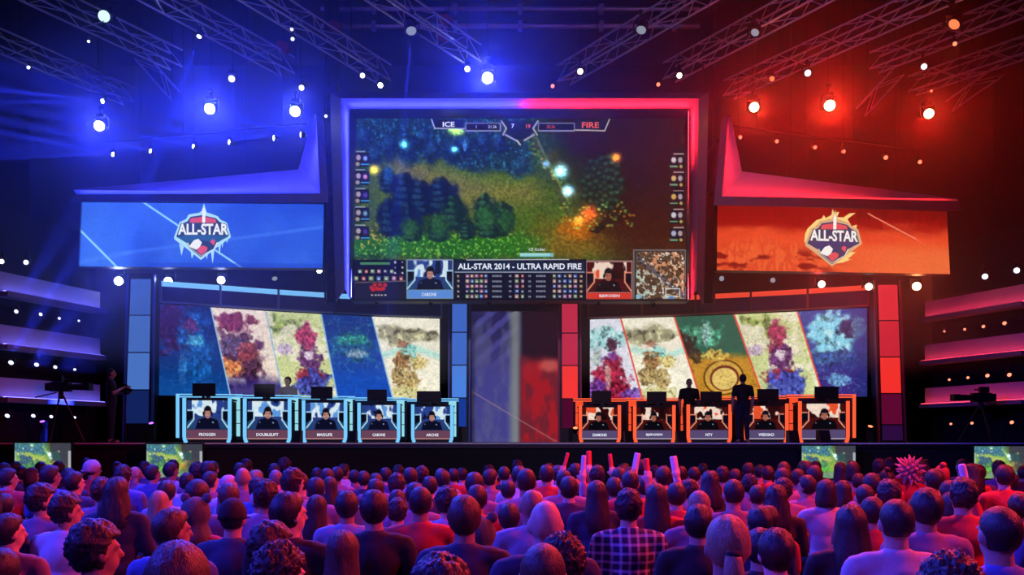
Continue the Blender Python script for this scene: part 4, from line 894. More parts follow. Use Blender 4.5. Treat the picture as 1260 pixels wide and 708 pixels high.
BR=[(714,762,24.0,499,(740,485,501,24)),(781,829,23.6,499,(808,484,499,24)),(847,898,22.9,498,(875,486,500,26)),(918,967.5,22.4,497,(945,484,500,26)),(985,1042,21.8,494,(1017,480,496,29))]
PLAYERS=[]
for side,L_,N_ in (('blue',BL,NAMES_L),('red',BR,NAMES_R)):
    for k,(xl,xr,Y,yt,mo) in enumerate(L_):
        rot=(0.20-0.05*k) if side=='blue' else -(0.0+0.05*k)
        rot=-rot if False else rot
        b_,cx,H=booth(k,xl,xr,Y,side,N_[k],yt,rot*0.6)
        mm=monitor('black monitor seen from behind on the %s %s-lit booth'%(ORD[k],side),mo[0],mo[1],mo[2],mo[3],Y+0.25)
        mm.location.z=STAGE_Z+H-0.008
        PLAYERS.append((side,k,mo[0]+ (1 if side=='blue' else 0),mo[1]-3.5,Y+0.75))
# black wedge speakers between booths
for lab,x,Y,w_ in (('black wedge speaker between the first two red-lit booths',773,23.2,9),('black wedge speaker between the fourth and fifth red-lit booths',976,21.6,12),('black box in front of the last red-lit booth',1014,20.6,13),('black wedge speaker between the second and third blue-lit booths',366,21.9,9),('black wedge speaker between the third and fourth blue-lit booths',434,22.6,9),('black wedge speaker beside the third red-lit booth',838,22.8,11)):
    c=P(x,HY,Y); s_=w_*Y/F/2; t=thing('wedge_speaker',lab,'speaker',(c.x,Y,STAGE_Z)); 
    pts=[V(-s_,-0.15,0),V(-s_,0.2,0),V(-s_,0.2,0.30),V(-s_,0.0,0.30)]; prism('cabinet',pts,(2*s_,0,0),M_BLACK,t,world=False)
    prism('grille',[V(-s_*0.85,-0.152,0.03),V(-s_*0.85,-0.012,0.28),V(s_*0.85,-0.012,0.28),V(s_*0.85,-0.152,0.03)],(0,-0.01,0),M_DARKM,t,world=False)

# ------------------------------------------------------------------ monitors at the foot of the stage
def foot_monitor(label,x0,y0,x1,y1,Y,first=[None]):
    a=P(x0,y1,Y); b=P(x1,y0,Y); cx=(a.x+b.x)/2; w_=1.30/2*0.96; 
    t=thing('stage_monitor',label,'monitor',(cx,Y,0),'monitors at the foot of the stage')
    hw=(b.x-a.x)/2; z0,z1=a.z,b.z
    if first[0] is None:
        cv=Canvas(436,145,844,369,5.5); game_picture(cv,0,0,0,0,1.0); cv.C=np.clip(cv.C*1.7+0.04,0,1.0)
        cv.put((150,200,120),0.28*np.ones_like(cv.X)*(cv.X<690)); cv.put((60,90,110),0.5*sstep(680,720,cv.X)); cv.rect(436,190,450,320,(200,220,220),0.6); cv.rect(822,190,844,310,(220,230,230),0.7); cv.rect(540,330,800,369,(140,160,170),0.5); cv.shine(690,215,14,(160,200,255),0.6); first[0]=cv
    first[0].build('led_picture',quad_fn((-hw,-0.03,z1),(hw,-0.03,z1),(hw,-0.03,z0),(-hw,-0.03,z0)),0.9,t,world=False)
    box('bezel',-hw-0.03,hw+0.03,-0.025,0.05,z0-0.04,z1+0.03,M_BLACK,t,world=False); box('stand',-0.06,0.06,-0.0,0.05,0.02,z0,M_BLACK,t,world=False); box('foot',-0.4,0.4,-0.2,0.22,0,0.02,M_BLACK,t,world=False)
foot_monitor('stage-foot monitor farthest out on the blue side, at the frame edge',19,545.5,88,592,19.6)
foot_monitor('stage-foot monitor under the first blue-lit booth',181,547,249.5,588,19.6)
foot_monitor('stage-foot monitor under the last red-lit booth',986,549,1052,589,19.6)
foot_monitor('stage-foot monitor farthest out on the red side, at the frame edge',1198,549.5,1266,589,19.6)

# ------------------------------------------------------------------ broadcast cameras on tripods
def tripod_camera(label,px,py,Y,flip):
    c=P(px,py,Y); H=c.z-STAGE_Z; s=flip
    t=thing('broadcast_camera',label,'camera',(c.x,Y,STAGE_Z))
    for a in (0.5,2.6,4.7): tube('tripod_leg',(0.05*math.cos(a),0.05*math.sin(a),H-0.18),(0.5*math.cos(a),0.5*math.sin(a),0.0),0.02,M_DARKM,t,6,world=False)
    tube('pan_head',(0,0,H-0.25),(0,0,H-0.08),0.06,M_BLACK,t,8,world=False)
    box('camera_body',-0.22,0.22,-0.09,0.09,H-0.08,H+0.14,M_BLACK,t,world=False)
    tube('lens',(0.22*s,0,H+0.03),(0.56*s,0,H+0.03),0.065,M_BLACK,t,10,0.085,world=False); box('lens_hood',min(0.56*s,0.70*s),max(0.56*s,0.70*s),-0.11,0.11,H-0.05,H+0.11,M_BLACK,t,world=False)
    box('viewfinder',min(-0.1*s,0.12*s),max(-0.1*s,0.12*s),-0.2,-0.1,H+0.14,H+0.28,M_BLACK,t,world=False); tube('top_handle',(-0.16,0,H+0.22),(0.16,0,H+0.22),0.018,M_DARKM,t,6,world=False)
    tube('pan_bar',(-0.1*s,0,H-0.1),(-0.55*s,-0.1,H-0.22),0.015,M_DARKM,t,6,world=False); box('battery',min(-0.22*s,-0.34*s),max(-0.22*s,-0.34*s),-0.07,0.07,H-0.06,H+0.12,M_BLACK,t,world=False)
tripod_camera('broadcast camera on a tripod before the violet ledges',75,478,20.6,1)
tripod_camera('broadcast camera on a tripod before the red ledges',1207,491,21.6,-1)
# ------------------------------------------------------------------ people
def ball_vf(c,r,seg=14,ring=10,rot=None):
    v=[];f=[]; c=Vector(c); r=Vector(r) if hasattr(r,'__len__') else Vector((r,r,r))
    for i in range(1,ring):
        a=math.pi*i/ring
        for k in range(seg):
            t=2*math.pi*k/seg; p=Vector((r.x*math.sin(a)*math.cos(t),r.y*math.sin(a)*math.sin(t),r.z*math.cos(a)))
            if rot: p=rot@p
            v.append(c+p)
    top=len(v); p=Vector((0,0,r.z)); v.append(c+(rot@p if rot else p)); v.append(c-(rot@p if rot else p))
    for i in range(ring-2):
        for k in range(seg): f.append((i*seg+k,(i+1)*seg+k,(i+1)*seg+(k+1)%seg,i*seg+(k+1)%seg))
    for k in range(seg): f.append((top,k,(k+1)%seg)); f.append((top+1,(ring-2)*seg+(k+1)%seg,(ring-2)*seg+k))
    return v,f
def limb_vf(p0,r0,p1,r1,seg=12):
    p0=Vector(p0);p1=Vector(p1);d=(p1-p0).normalized();a=d.orthogonal().normalized();b=d.cross(a);v=[];f=[];rings=[]
    prof=[(-1.0,0.0),(-0.7,0.71),(0,1.0)]
    for (h,q) in prof[1:]: rings.append((p0+d*h*r0,r0*q))
    for (h,q) in reversed(prof[1:]): rings.append((p1-d*h*r1,r1*q))
    for (c,r) in rings:
        for k in range(seg):
            t=2*math.pi*k/seg; v.append(c+(a*math.cos(t)+b*math.sin(t))*r)
    n=len(rings)
    for i in range(n-1):
        for k in range(seg): f.append((i*seg+k,i*seg+(k+1)%seg,(i+1)*seg+(k+1)%seg,(i+1)*seg+k))
    v.append(p0-d*r0); v.append(p1+d*r1); s0=len(v)-2
    for k in range(seg): f.append((s0,(k+1)%seg,k)); f.append((s0+1,(n-1)*seg+k,(n-1)*seg+(k+1)%seg))
    return v,f
def fuse(name,shape,voxel,smooth,m,cut=None,post=None):
    """grow one continuous surface over the pieces of a shape"""
    me=bpy.data.meshes.new('tmp'); me.from_pydata(shape.v,[],shape.f); o=bpy.data.objects.new('tmp',me); col.objects.link(o)
    r=o.modifiers.new('r','REMESH'); r.mode='VOXEL'; r.voxel_size=voxel; r.adaptivity=0
    if smooth: s=o.modifiers.new('s','SMOOTH'); s.iterations=smooth; s.factor=0.5
    dg=bpy.context.evaluated_depsgraph_get(); dg.update(); out=bpy.data.meshes.new_from_object(o.evaluated_get(dg)); bpy.data.objects.remove(o); bpy.data.meshes.remove(me)
    out.name=name; out.materials.clear(); out.materials.append(m)
    if cut or post:
        bm=bmesh.new(); bm.from_mesh(out)
        if cut: bmesh.ops.delete(bm,geom=[v for v in bm.verts if cut(v.co)],context='VERTS')
        if post:
            for v in bm.verts: v.co=post(v.co.copy(),v.normal.copy())
        bm.to_mesh(out); bm.free()
    out.polygons.foreach_set('use_smooth',[True]*len(out.polygons)); return out
M_SKIN=mat('skin',(0.5,0.32,0.25),0.55,grain=0.15,scale=40,objcol=True)
M_HAIR=mat('hair',(0.02,0.015,0.012),0.48,grain=0.6,scale=1.0,bump=0.9,objcol=True)
_nt=M_HAIR.node_tree; _n=[q for q in _nt.nodes if q.type=='TEX_NOISE'][0]; _t=[q for q in _nt.nodes if q.type=='TEX_COORD'][0]; _m=_nt.nodes.new('ShaderNodeMapping'); _m.inputs['Scale'].default_value=(170,170,22)
_nt.links.new(_t.outputs['Object'],_m.inputs['Vector']); _nt.links.new(_m.outputs['Vector'],_n.inputs['Vector']); _nt.nodes['Principled BSDF'].inputs['Specular IOR Level'].default_value=0.5
[q for q in _nt.nodes if q.type=='BUMP'][0].inputs['Distance'].default_value=0.006
M_SHIRT=mat('shirt_cloth',(0.1,0.1,0.1),0.8,grain=0.25,scale=60,bump=0.15,objcol=True)
M_TROU=mat('trouser_cloth',(0.02,0.025,0.05),0.85,grain=0.3,scale=60,bump=0.15)
M_SHOE=mat('shoe_rubber',(0.02,0.02,0.02),0.6)
# plaid cloth: crossing stripes
mp=bpy.data.materials.new('plaid_cloth'); mp.use_nodes=True; nt=mp.node_tree; bs=nt.nodes['Principled BSDF']; bs.inputs['Roughness'].default_value=0.85
tc=nt.nodes.new('ShaderNodeTexCoord'); sp=nt.nodes.new('ShaderNodeSeparateXYZ'); nt.links.new(tc.outputs['Object'],sp.inputs[0])
def stripes(out,sc,th):
    a=nt.nodes.new('ShaderNodeMath'); a.operation='MULTIPLY'; a.inputs[1].default_value=sc; nt.links.new(out,a.inputs[0])
    b=nt.nodes.new('ShaderNodeMath'); b.operation='FRACT'; nt.links.new(a.outputs[0],b.inputs[0])
    c=nt.nodes.new('ShaderNodeMath'); c.operation='GREATER_THAN'; c.inputs[1].default_value=th; nt.links.new(b.outputs[0],c.inputs[0]); return c.outputs[0]
s1=stripes(sp.outputs['X'],17,0.68); s2=stripes(sp.outputs['Z'],17,0.68)
ad=nt.nodes.new('ShaderNodeMath'); ad.operation='ADD'; nt.links.new(s1,ad.inputs[0]); nt.links.new(s2,ad.inputs[1])
rp=nt.nodes.new('ShaderNodeValToRGB'); rp.color_ramp.interpolation='CONSTANT'; e=rp.color_ramp.elements; e[0].color=(0.02,0.02,0.06,1); e[1].position=0.6; e[1].color=(0.55,0.5,0.6,1)
hv=nt.nodes.new('ShaderNodeMath'); hv.operation='MULTIPLY'; hv.inputs[1].default_value=0.5; nt.links.new(ad.outputs[0],hv.inputs[0])
e2=e.new(0.3); e2.color=(0.28,0.26,0.36,1)
nt.links.new(hv.outputs[0],rp.inputs[0]); nt.links.new(rp.outputs[0],bs.inputs['Base Color'])

HC=Vector((0,-0.005,1.165))      # middle of the head of a seated person, seat at the origin's feet
def head_shapes(s,c,turn,k=1.0):
    R=Matrix.Rotation(turn,3,'Z'); c=Vector(c)
    def at(p): return c+R@(Vector(p)*k)
    s.add(*ball_vf(at((0,-0.012,0.015)),(0.076*k,0.094*k,0.098*k),rot=R)); s.add(*ball_vf(at((0,0.022,-0.045)),(0.057*k,0.066*k,0.066*k),rot=R))
    s.add(*ball_vf(at((0,0.045,-0.085)),(0.032*k,0.032*k,0.026*k),rot=R)); s.add(*limb_vf(at((0,0.082,0.012)),0.011*k,at((0,0.104,-0.022)),0.015*k))
    for q in (-1,1):
        s.add(*ball_vf(at((q*0.079,-0.005,-0.012)),(0.011*k,0.022*k,0.033*k),rot=R)); s.add(*ball_vf(at((q*0.03,0.074,0.022)),(0.026*k,0.014*k,0.010*k),rot=R))
    s.add(*ball_vf(at((0,0.082,-0.058)),(0.026*k,0.012*k,0.008*k),rot=R))
def hand_shapes(s,wr,d,up,side):
    """palm at the wrist, four fingers and a thumb; d = finger direction, up = back of the hand, side = thumb side"""
    wr=Vector(wr);d=Vector(d).normalized();up=Vector(up).normalized();sd=Vector(side).normalized()
    pc=wr+d*0.045; s.add(*limb_vf(wr,0.024,pc+d*0.02,0.030)); 
    for q in (-1,1): s.add(*limb_vf(wr+d*0.02+sd*0.012*q,0.018,wr+d*0.075+sd*0.026*q,0.014))
    for i,(o,L) in enumerate(((0.033,0.062),(0.012,0.072),(-0.010,0.067),(-0.031,0.052))):
        k0=wr+d*0.088+sd*o; k1=k0+d*L*0.5-up*0.012; k2=k1+d*L*0.38-up*0.028; s.add(*limb_vf(k0,0.0095,k1,0.0088,8)); s.add(*limb_vf(k1,0.0088,k2,0.0078,8))
    t0=wr+d*0.03+sd*0.030; t1=t0+d*0.03+sd*0.028-up*0.006; t2=t1+d*0.032+sd*0.004-up*0.01; s.add(*limb_vf(t0,0.013,t1,0.0105,8)); s.add(*limb_vf(t1,0.0105,t2,0.009,8))
def seated(turn,arm):
    b=Shape(); sh=Shape(); tr=Shape()
    def torso(s,g):
        s.add(*ball_vf((0,0.0,0.56),(0.165+g,0.125+g,0.12+g))); s.add(*ball_vf((0,-0.01,0.70),(0.148+g,0.108+g,0.15+g))); s.add(*ball_vf((0,-0.02,0.86),(0.170+g,0.112+g,0.15+g)))
        s.add(*limb_vf((-0.15,-0.02,0.955),0.062+g,(0.15,-0.02,0.955),0.062+g)); s.add(*ball_vf((0,-0.025,1.0),(0.085+g,0.06+g,0.045+g)))
    torso(b,0); torso(sh,0.014)
    b.add(*limb_vf((0,-0.02,0.98),0.062,(0,-0.004,1.12),0.054)); head_shapes(b,HC,turn)
    elb={}; 
    for q in (-1,1):
        if arm=='raise' and q==1: S_,E_,W_=(0.195,-0.02,0.95),(0.235,0.20,0.93),(0.215,0.27,1.14)
        elif arm=='lean': S_,E_,W_=(q*0.195,-0.01,0.95),(q*0.245,0.20,0.76),(q*0.10,0.33,0.70)
        else: S_,E_,W_=(q*0.195,-0.02,0.95),(q*0.245,0.03,0.70),(q*0.13,0.27,0.645)
        b.add(*limb_vf(S_,0.056,E_,0.042)); b.add(*limb_vf(E_,0.042,W_,0.028)); sm=Vector(S_).lerp(Vector(E_),0.75 if arm!='long' else 1.0)
        sh.add(*limb_vf(S_,0.068,sm,0.060))
        if arm in ('long','raise'): sh.add(*limb_vf(E_,0.055,Vector(E_).lerp(Vector(W_),0.85),0.042)); sh.add(*limb_vf(S_,0.068,E_,0.056))
        d=(Vector(W_)-Vector(E_)); 
        if arm=='raise' and q==1: hand_shapes(b,W_,(0,0.25,1),(0,-1,0.2),(-1,0,0))
        else: hand_shapes(b,W_,(-0.25*q,0.9,-0.15),(0,0.1,1),(-q,0.2,0))
        for s,g in ((b,0),(tr,0.013)):
            s.add(*limb_vf((q*0.09,0.02,0.535),0.088+g,(q*0.125,0.42,0.505),0.060+g)); s.add(*limb_vf((q*0.125,0.42,0.50),0.058+g,(q*0.125,0.40,0.12),0.042+g))
        b.add(*limb_vf((q*0.125,0.39,0.045),0.04,(q*0.13,0.56,0.03),0.03))
    tr.add(*ball_vf((0,0.0,0.555),(0.178,0.14,0.125)))
    nm='seated_'+arm+'%d'%round(turn*10)
    bm_=fuse(nm,b,0.0125,2,M_SKIN); sm_=fuse(nm+'_shirt',sh,0.02,4,M_SHIRT,cut=lambda c:c.z<0.50); tm=fuse(nm+'_trousers',tr,0.024,3,M_TROU,cut=lambda c:c.z<0.09)
    return bm_,sm_,tm
SEAT={}
for arm in ('lap','long','lean'):
    SEAT[(arm,0)]=seated(0.0,arm)
SEAT[('lap',1)]=seated(-0.7,'lap'); SEAT[('lap',-1)]=seated(0.7,'lap'); SEAT[('raise',0)]=seated(0.0,'raise')

# ---- hair, in head coordinates (origin = head middle, face to +Y)
def hair_grid(zs,fr,nseg=40,face=None,amp=0.004,freq=60,seed=1,strand=0.0):
    """zs: list of (z, rx, ry, cy); face(z)-> half angle of the open face window; fr: pull-in factor there"""
    rng=np.random.RandomState(seed); v=[];f=[]; n=len(zs); ph=rng.rand(8)*6.28
    for i,(z,rx,ry,cy) in enumerate(zs):
        for k in range(nseg):
            t=2*math.pi*k/nseg; da=abs((t-math.pi/2+math.pi)%(2*math.pi)-math.pi); fa=face(z) if face else 0
            w_=1.0
            if fa>0: w_=fr+(1-fr)*min(1,max(0,(da-fa*0.8)/(fa*0.35)))
            nz=amp*(math.sin(freq*0.11*t*3+ph[0]+z*freq)+0.8*math.sin(7*t+ph[1]-z*freq*1.7)+0.7*math.sin(13*t+ph[2]+z*freq*0.6)+ (rng.rand()-0.5)*1.6)/2.0+strand*math.sin(nseg*0.5*t+ph[3])
            v.append(((rx*w_+nz)*math.cos(t),cy+(ry*w_+nz)*math.sin(t),z+nz*0.6))
    for i in range(n-1):
        for k in range(nseg): f.append((i*nseg+k,i*nseg+(k+1)%nseg,(i+1)*nseg+(k+1)%nseg,(i+1)*nseg+k))
    f.append(tuple(range(nseg))[::-1]); f.append(tuple(range((n-1)*nseg,n*nseg)))
    f=[q[::-1] for q in f]
    return v,f
def dome(rx,ry,rz,cz,cy,zlow,n=9):
    out=[]
    for i in range(n):
        z=cz+rz*math.cos(0.12+(math.acos((zlow-cz)/rz)-0.12)*i/(n-1)); q=math.sqrt(max(0.0,1-((z-cz)/rz)**2)); out.append((z,rx*q,ry*q,cy))
    return out
def mk_mesh(name,v,f,m,smooth=True):
    me=bpy.data.meshes.new(name); me.from_pydata([tuple(x) for x in v],[],f); me.update(); me.materials.append(m)
    if smooth: me.polygons.foreach_set('use_smooth',[True]*len(me.polygons))
    return me
FACE=lambda z:(1.25 if z<0.03 else (1.0 if z<0.055 else 0.0))
def spikes(v,f,cen,r,n,L,wd,seed,zmin=-0.02,front=0.03):
    rng=random.Random(seed)
    for i in range(n):
        z=1-2*(i+0.5)/n; a=i*2.399963; q=math.sqrt(1-z*z); d=Vector((q*math.cos(a),q*math.sin(a),z)); p=Vector(cen)+Vector((d.x*r[0],d.y*r[1],d.z*r[2]))
        if p.z<zmin or (p.y>front and p.z<0.05): continue
        d=(d*0.8+Vector((rng.uniform(-.9,.9),rng.uniform(-.9,.9),rng.uniform(-.5,.6)))*(1.0 if L<0.05 else 0.4)).normalized(); l=L*rng.uniform(0.6,1.2)
        tv,tf=tube_vf(p-d*0.015,p+d*l,wd,wd*0.12,5); b=len(v); v+= [tuple(x) for x in tv]; f+= [tuple(x+b for x in g) for g in tf]
HAIR={}
def add_hair(k,v,f,m=None): HAIR[k]=mk_mesh('hair_'+k,v,f,m or M_HAIR)
SD=dome(0.089,0.108,0.112,0.022,-0.014,-0.072)
add_hair('s',*hair_grid(SD,0.72,face=FACE,amp=0.005,freq=70,seed=1,strand=0.0015))
add_hair('z',*hair_grid(dome(0.0815,0.0985,0.103,0.018,-0.012,-0.06),0.72,face=FACE,amp=0.0012,freq=90,seed=3))
from mathutils import noise as mnoise
def tousle(v,a1,f1,a2,f2,seed):
    out=[]
    for (x,y,z) in v:
        p=Vector((x,y,z)); d=p-Vector((0,-0.015,0.02)); L=d.length; d=d/max(L,1e-6); q=p+Vector((seed,seed*2,0))
        n=a1*mnoise.noise(q*f1)+a2*(abs(mnoise.noise(q*f2))*2-0.5)+a2*0.5*mnoise.noise(q*f2*2.3)
        out.append(tuple(p+d*n))
    return out
v,f=hair_grid(dome(0.101,0.117,0.127,0.026,-0.018,-0.085,44),0.66,nseg=110,face=FACE,amp=0.0,freq=50,seed=4); v=tousle(v,0.010,38,0.012,75,3); add_hair('c',v,f)
va=[(x*1.22,y*1.2-0.01,z*1.22) for (x,y,z) in v]; add_hair('a',va,list(f))
v,f=hair_grid(dome(0.091,0.109,0.117,0.024,-0.014,-0.075,36),0.70,nseg=90,face=FACE,amp=0.0,freq=60,seed=2); v=tousle(v,0.012,22,0.007,55,11); add_hair('m',v,f)
lo=dome(0.093,0.112,0.114,0.022,-0.016,0.0,6)
add_hair('l',*hair_grid(lo+[(-0.05,0.099,0.112,-0.02),(-0.11,0.104,0.105,-0.034),(-0.18,0.110,0.088,-0.062),(-0.26,0.112,0.062,-0.090),(-0.33,0.098,0.045,-0.098),(-0.36,0.07,0.025,-0.10)],0.62,face=lambda z:(1.15 if z<0.05 else 0) if z>-0.14 else (1.3),amp=0.004,freq=18,seed=6,strand=0.0022))
add_hair('w',*hair_grid(lo+[(-0.05,0.108,0.118,-0.02),(-0.11,0.118,0.112,-0.034),(-0.18,0.122,0.092,-0.062),(-0.25,0.118,0.066,-0.086),(-0.30,0.09,0.04,-0.09)],0.60,face=lambda z:(1.15 if z<0.05 else 0) if z>-0.14 else (1.3),amp=0.013,freq=48,seed=7,strand=0.002))
add_hair('o',*hair_grid(lo+[(-0.05,0.103,0.114,-0.016),(-0.09,0.106,0.108,-0.018),(-0.125,0.098,0.096,-0.02),(-0.135,0.07,0.07,-0.02)],0.62,face=lambda z:1.12 if z<0.05 else 0,amp=0.004,freq=20,seed=8,strand=0.002))
v,f=hair_grid(dome(0.083,0.103,0.107,0.02,-0.014,-0.075),0.72,face=FACE,amp=0.0025,freq=20,seed=9,strand=0.0018)
tl=hair_grid([(0.0,0.02,0.02,-0.118),(-0.03,0.034,0.03,-0.135),(-0.10,0.040,0.030,-0.145),(-0.19,0.036,0.026,-0.14),(-0.27,0.024,0.018,-0.128),(-0.31,0.006,0.006,-0.122)],1,nseg=14,amp=0.003,freq=20,seed=10,strand=0.002); b=len(v); v+=tl[0]; f+=[tuple(x+b for x in g) for g in tl[1]]; add_hair('p',v,f)
v,f=hair_grid(SD,0.72,face=FACE,amp=0.003,freq=40,seed=11,strand=0.0018); bv,bf=ball_vf((0,-0.06,0.135),(0.045,0.045,0.04),10,8); b=len(v); v+=[tuple(x) for x in bv]; f+=[tuple(x+b for x in g) for g in bf]; add_hair('u',v,f)
v,f=hair_grid(dome(0.12,0.13,0.145,0.03,-0.02,-0.09),0.6,face=FACE,amp=0.012,freq=50,seed=12); spikes(v,f,(0,-0.02,0.03),(0.11,0.12,0.125),54,0.115,0.042,8,-0.11); add_hair('q',v,f)
# hats
M_HAT=mat('hat_cloth',(0.3,0.3,0.3),0.85,grain=0.4,scale=35,bump=0.2,objcol=True)
v,f=hair_grid(dome(0.092,0.110,0.116,0.026,-0.012,0.0,8),1.0,amp=0.0012,freq=30,seed=13); HAIR['cap_crown']=mk_mesh('cap',v,f,M_HAT)
br=[]; n=12
for k in range(n+1):
    t=math.pi*k/n; br.append((0.088*math.cos(t),0.05+0.085*math.sin(t)+0.02,0.006-0.01*math.sin(t)))
v=[Vector(p) for p in br]+[Vector(p)+V(0,0,-0.006) for p in br]; f=[tuple(range(n+1)),tuple(range(2*n+1,n,-1))]+[(i,n+1+i,n+2+i,i+1) for i in range(n)]; HAIR['cap_brim']=mk_mesh('brim',v,f,M_HAT,False)
v,f=hair_grid(dome(0.094,0.112,0.112,0.024,-0.012,-0.03,8),0.8,face=lambda z:1.1 if z<0.03 else 0,amp=0.004,freq=30,seed=14); bv,bf=ball_vf((0,-0.125,-0.01),(0.03,0.02,0.016),8,6); b=len(v); v+=[tuple(x) for x in bv]; f+=[tuple(x+b for x in g) for g in bf]; HAIR['bandana']=mk_mesh('bandana',v,f,M_HAT)
v,f=hair_grid(dome(0.108,0.124,0.126,0.022,-0.02,-0.06,8)+[(-0.10,0.108,0.118,-0.026),(-0.15,0.128,0.120,-0.035),(-0.20,0.155,0.115,-0.045),(-0.23,0.14,0.09,-0.05)],0.66,face=lambda z:1.05 if z<0.05 else 0,amp=0.004,freq=40,seed=15); HAIR['hood']=mk_mesh('hood',v,f,M_HAT)
v,f=ball_vf((0,0,0),(0.038,0.02,0.040),12,8); HAIR['ear']=mk_mesh('hood_ear',v,f,M_HAT); v,f=ball_vf((0,0,0),(0.029,0.026,0.015),12,8); HAIR['tie']=mk_mesh('hair_tie',v,f,M_HAT)

HCOL={'D':(0.020,0.017,0.019),'N':(0.08,0.045,0.03),'Y':(0.42,0.30,0.16),'G':(0.22,0.2,0.2),'R':(0.45,0.06,0.05),'V':(0.75,0.35,0.40)}
SCOL={'K':(0.012,0.012,0.016),'W':(0.62,0.62,0.66),'R':(0.45,0.03,0.03),'B':(0.08,0.14,0.42),'P':(0.26,0.16,0.24),'G':(0.22,0.22,0.25),'N':(0.03,0.035,0.08),'L':(0.32,0.36,0.48),'X':(0.3,0.3,0.3)}
SKINS=[(0.50,0.31,0.23),(0.56,0.37,0.28),(0.42,0.26,0.19),(0.60,0.42,0.34),(0.34,0.20,0.14)]
HNAME={'s':'short %s hair','m':'messy %s hair','z':'close-cropped %s hair','b':'bald head','c':'curly %s hair','a':'large round curly %s hair','l':'long straight %s hair','w':'long wavy %s hair','o':'%s bob hair','p':'%s ponytail','u':'%s hair in a top bun','q':'spiky pink wig','k':'dark cap','t':'patterned bandana cap','e':'eared animal hood'}
HCN={'D':'dark','N':'brown','Y':'blond','G':'grey','R':'red','V':'pink'}
SNAME={'K':'black top','W':'white top','R':'red top','B':'blue top','P':'pink top','G':'grey top','N':'navy top','L':'pale blue top','X':'checked shirt'}
def dress(e,hair,hc,turn,head,hs=1.0):
    """hair or hat as children of the person; head = head middle in the person's coordinates"""
    def put(key,nm,colr,off=(0,0,0),rot=(0,0,0)):
        o=bpy.data.objects.new(nm,HAIR[key]); link(o,e); R=Matrix.Rotation(turn,3,'Z'); o.location=Vector(head)+R@(Vector(off)*hs); o.rotation_euler=(rot[0],rot[1],turn+rot[2]); o.scale=(hs,hs,hs); o.color=(*colr,1); return o
    if hair=='b': return
    if hair=='k': put('z','hair',HCOL['D']); c=put('cap_crown','cap',(0.015,0.015,0.02)); put('cap_brim','cap_brim',(0.015,0.015,0.02)); return
    if hair=='t': put('z','hair',HCOL['D']); put('bandana','bandana',(0.55,0.45,0.5)); return
    if hair=='e':
        put('hood','hood',(0.10,0.11,0.10)); 
        for q in (-1,1): put('ear','hood_ear',(0.16,0.13,0.13),(q*0.085,-0.01,0.135),(0,0.4*q,0))
        return
    put(hair,'hair',HCOL[hc] if hair!='q' else HCOL['V'])
    if hair=='p': put('tie','hair_tie',(0.01,0.01,0.012),(0,-0.128,-0.012))
def sit(label,pos,sc,face,hair,hc,shirt,turn,arm,group,rng):
    key=(arm,turn) if (arm,turn) in SEAT else ('lap',turn)
    b,s_,t_=SEAT[key]; e=bpy.data.objects.new('person',b); link(e); e.location=pos; e.scale=(sc,sc,sc); e.rotation_euler=(0,0,face)
    e.color=(*SKINS[rng.randrange(len(SKINS))],1); tag(e,label,'person',group)
    o=bpy.data.objects.new('shirt',s_); link(o,e); c=SCOL[shirt]; j=rng.uniform(0.8,1.2); o.color=(c[0]*j,c[1]*j,c[2]*j,1)
    if shirt=='X':
        me=s_.copy(); me.materials.clear(); me.materials.append(mp); o.data=me
    o=bpy.data.objects.new('trousers',t_); link(o,e)
    dress(e,hair,hc,{0:0.0,1:-0.7,-1:0.7}[turn],HC)
    return e

# ---- the audience, read off the photograph: crop column, x, y of the top of the head, width, hair, colour, top, turn
A_=[(20,155,70,'s','D','N',0),(75,148,52,'s','D','N',0),(197,150,58,'s','D','K',0),(283,147,62,'s','D','N',0),(103,172,62,'s','D','B',0),(155,178,85,'o','N','N',1),(245,165,98,'s','D','B',1),(330,180,70,'s','D','N',0),(420,133,60,'s','D','K',0),(447,140,84,'t','D','R',1),(565,150,60,'s','D','R',0),(596,155,92,'m','D','B',0),(655,175,62,'b','D','P',1),(700,147,66,'s','D','B',0),(740,165,74,'s','D','B',1),(828,152,76,'s','D','L',1),(905,197,80,'m','D','W',0),(955,235,112,'s','D','P',0),(1020,197,86,'s','D','P',1),(1175,180,76,'b','D','P',0),(1235,190,66,'s','Y','L',0),(1110,215,92,'t','D','W',1),(1108,255,104,'s','N','P',0),(1248,215,88,'m','D','B',0),
 (40,180,92,'s','D','R',1),(200,240,140,'m','D','P',1),(360,195,96,'s','D','N',1),(565,225,140,'w','D','N',0),(320,285,172,'m','D','W',1),(805,240,104,'s','D','L',0),(770,290,120,'l','Y','L',0),(950,300,130,'e','D','R',0),(835,375,186,'s','N','B',1),(1125,325,148,'k','D','N',0),(460,405,262,'m','D','K',1),(40,400,140,'s','D','P',1),(860,530,300,'l','N','K',0),(18,345,80,'s','D','R',0),(0,655,160,'s','D','K',0)]
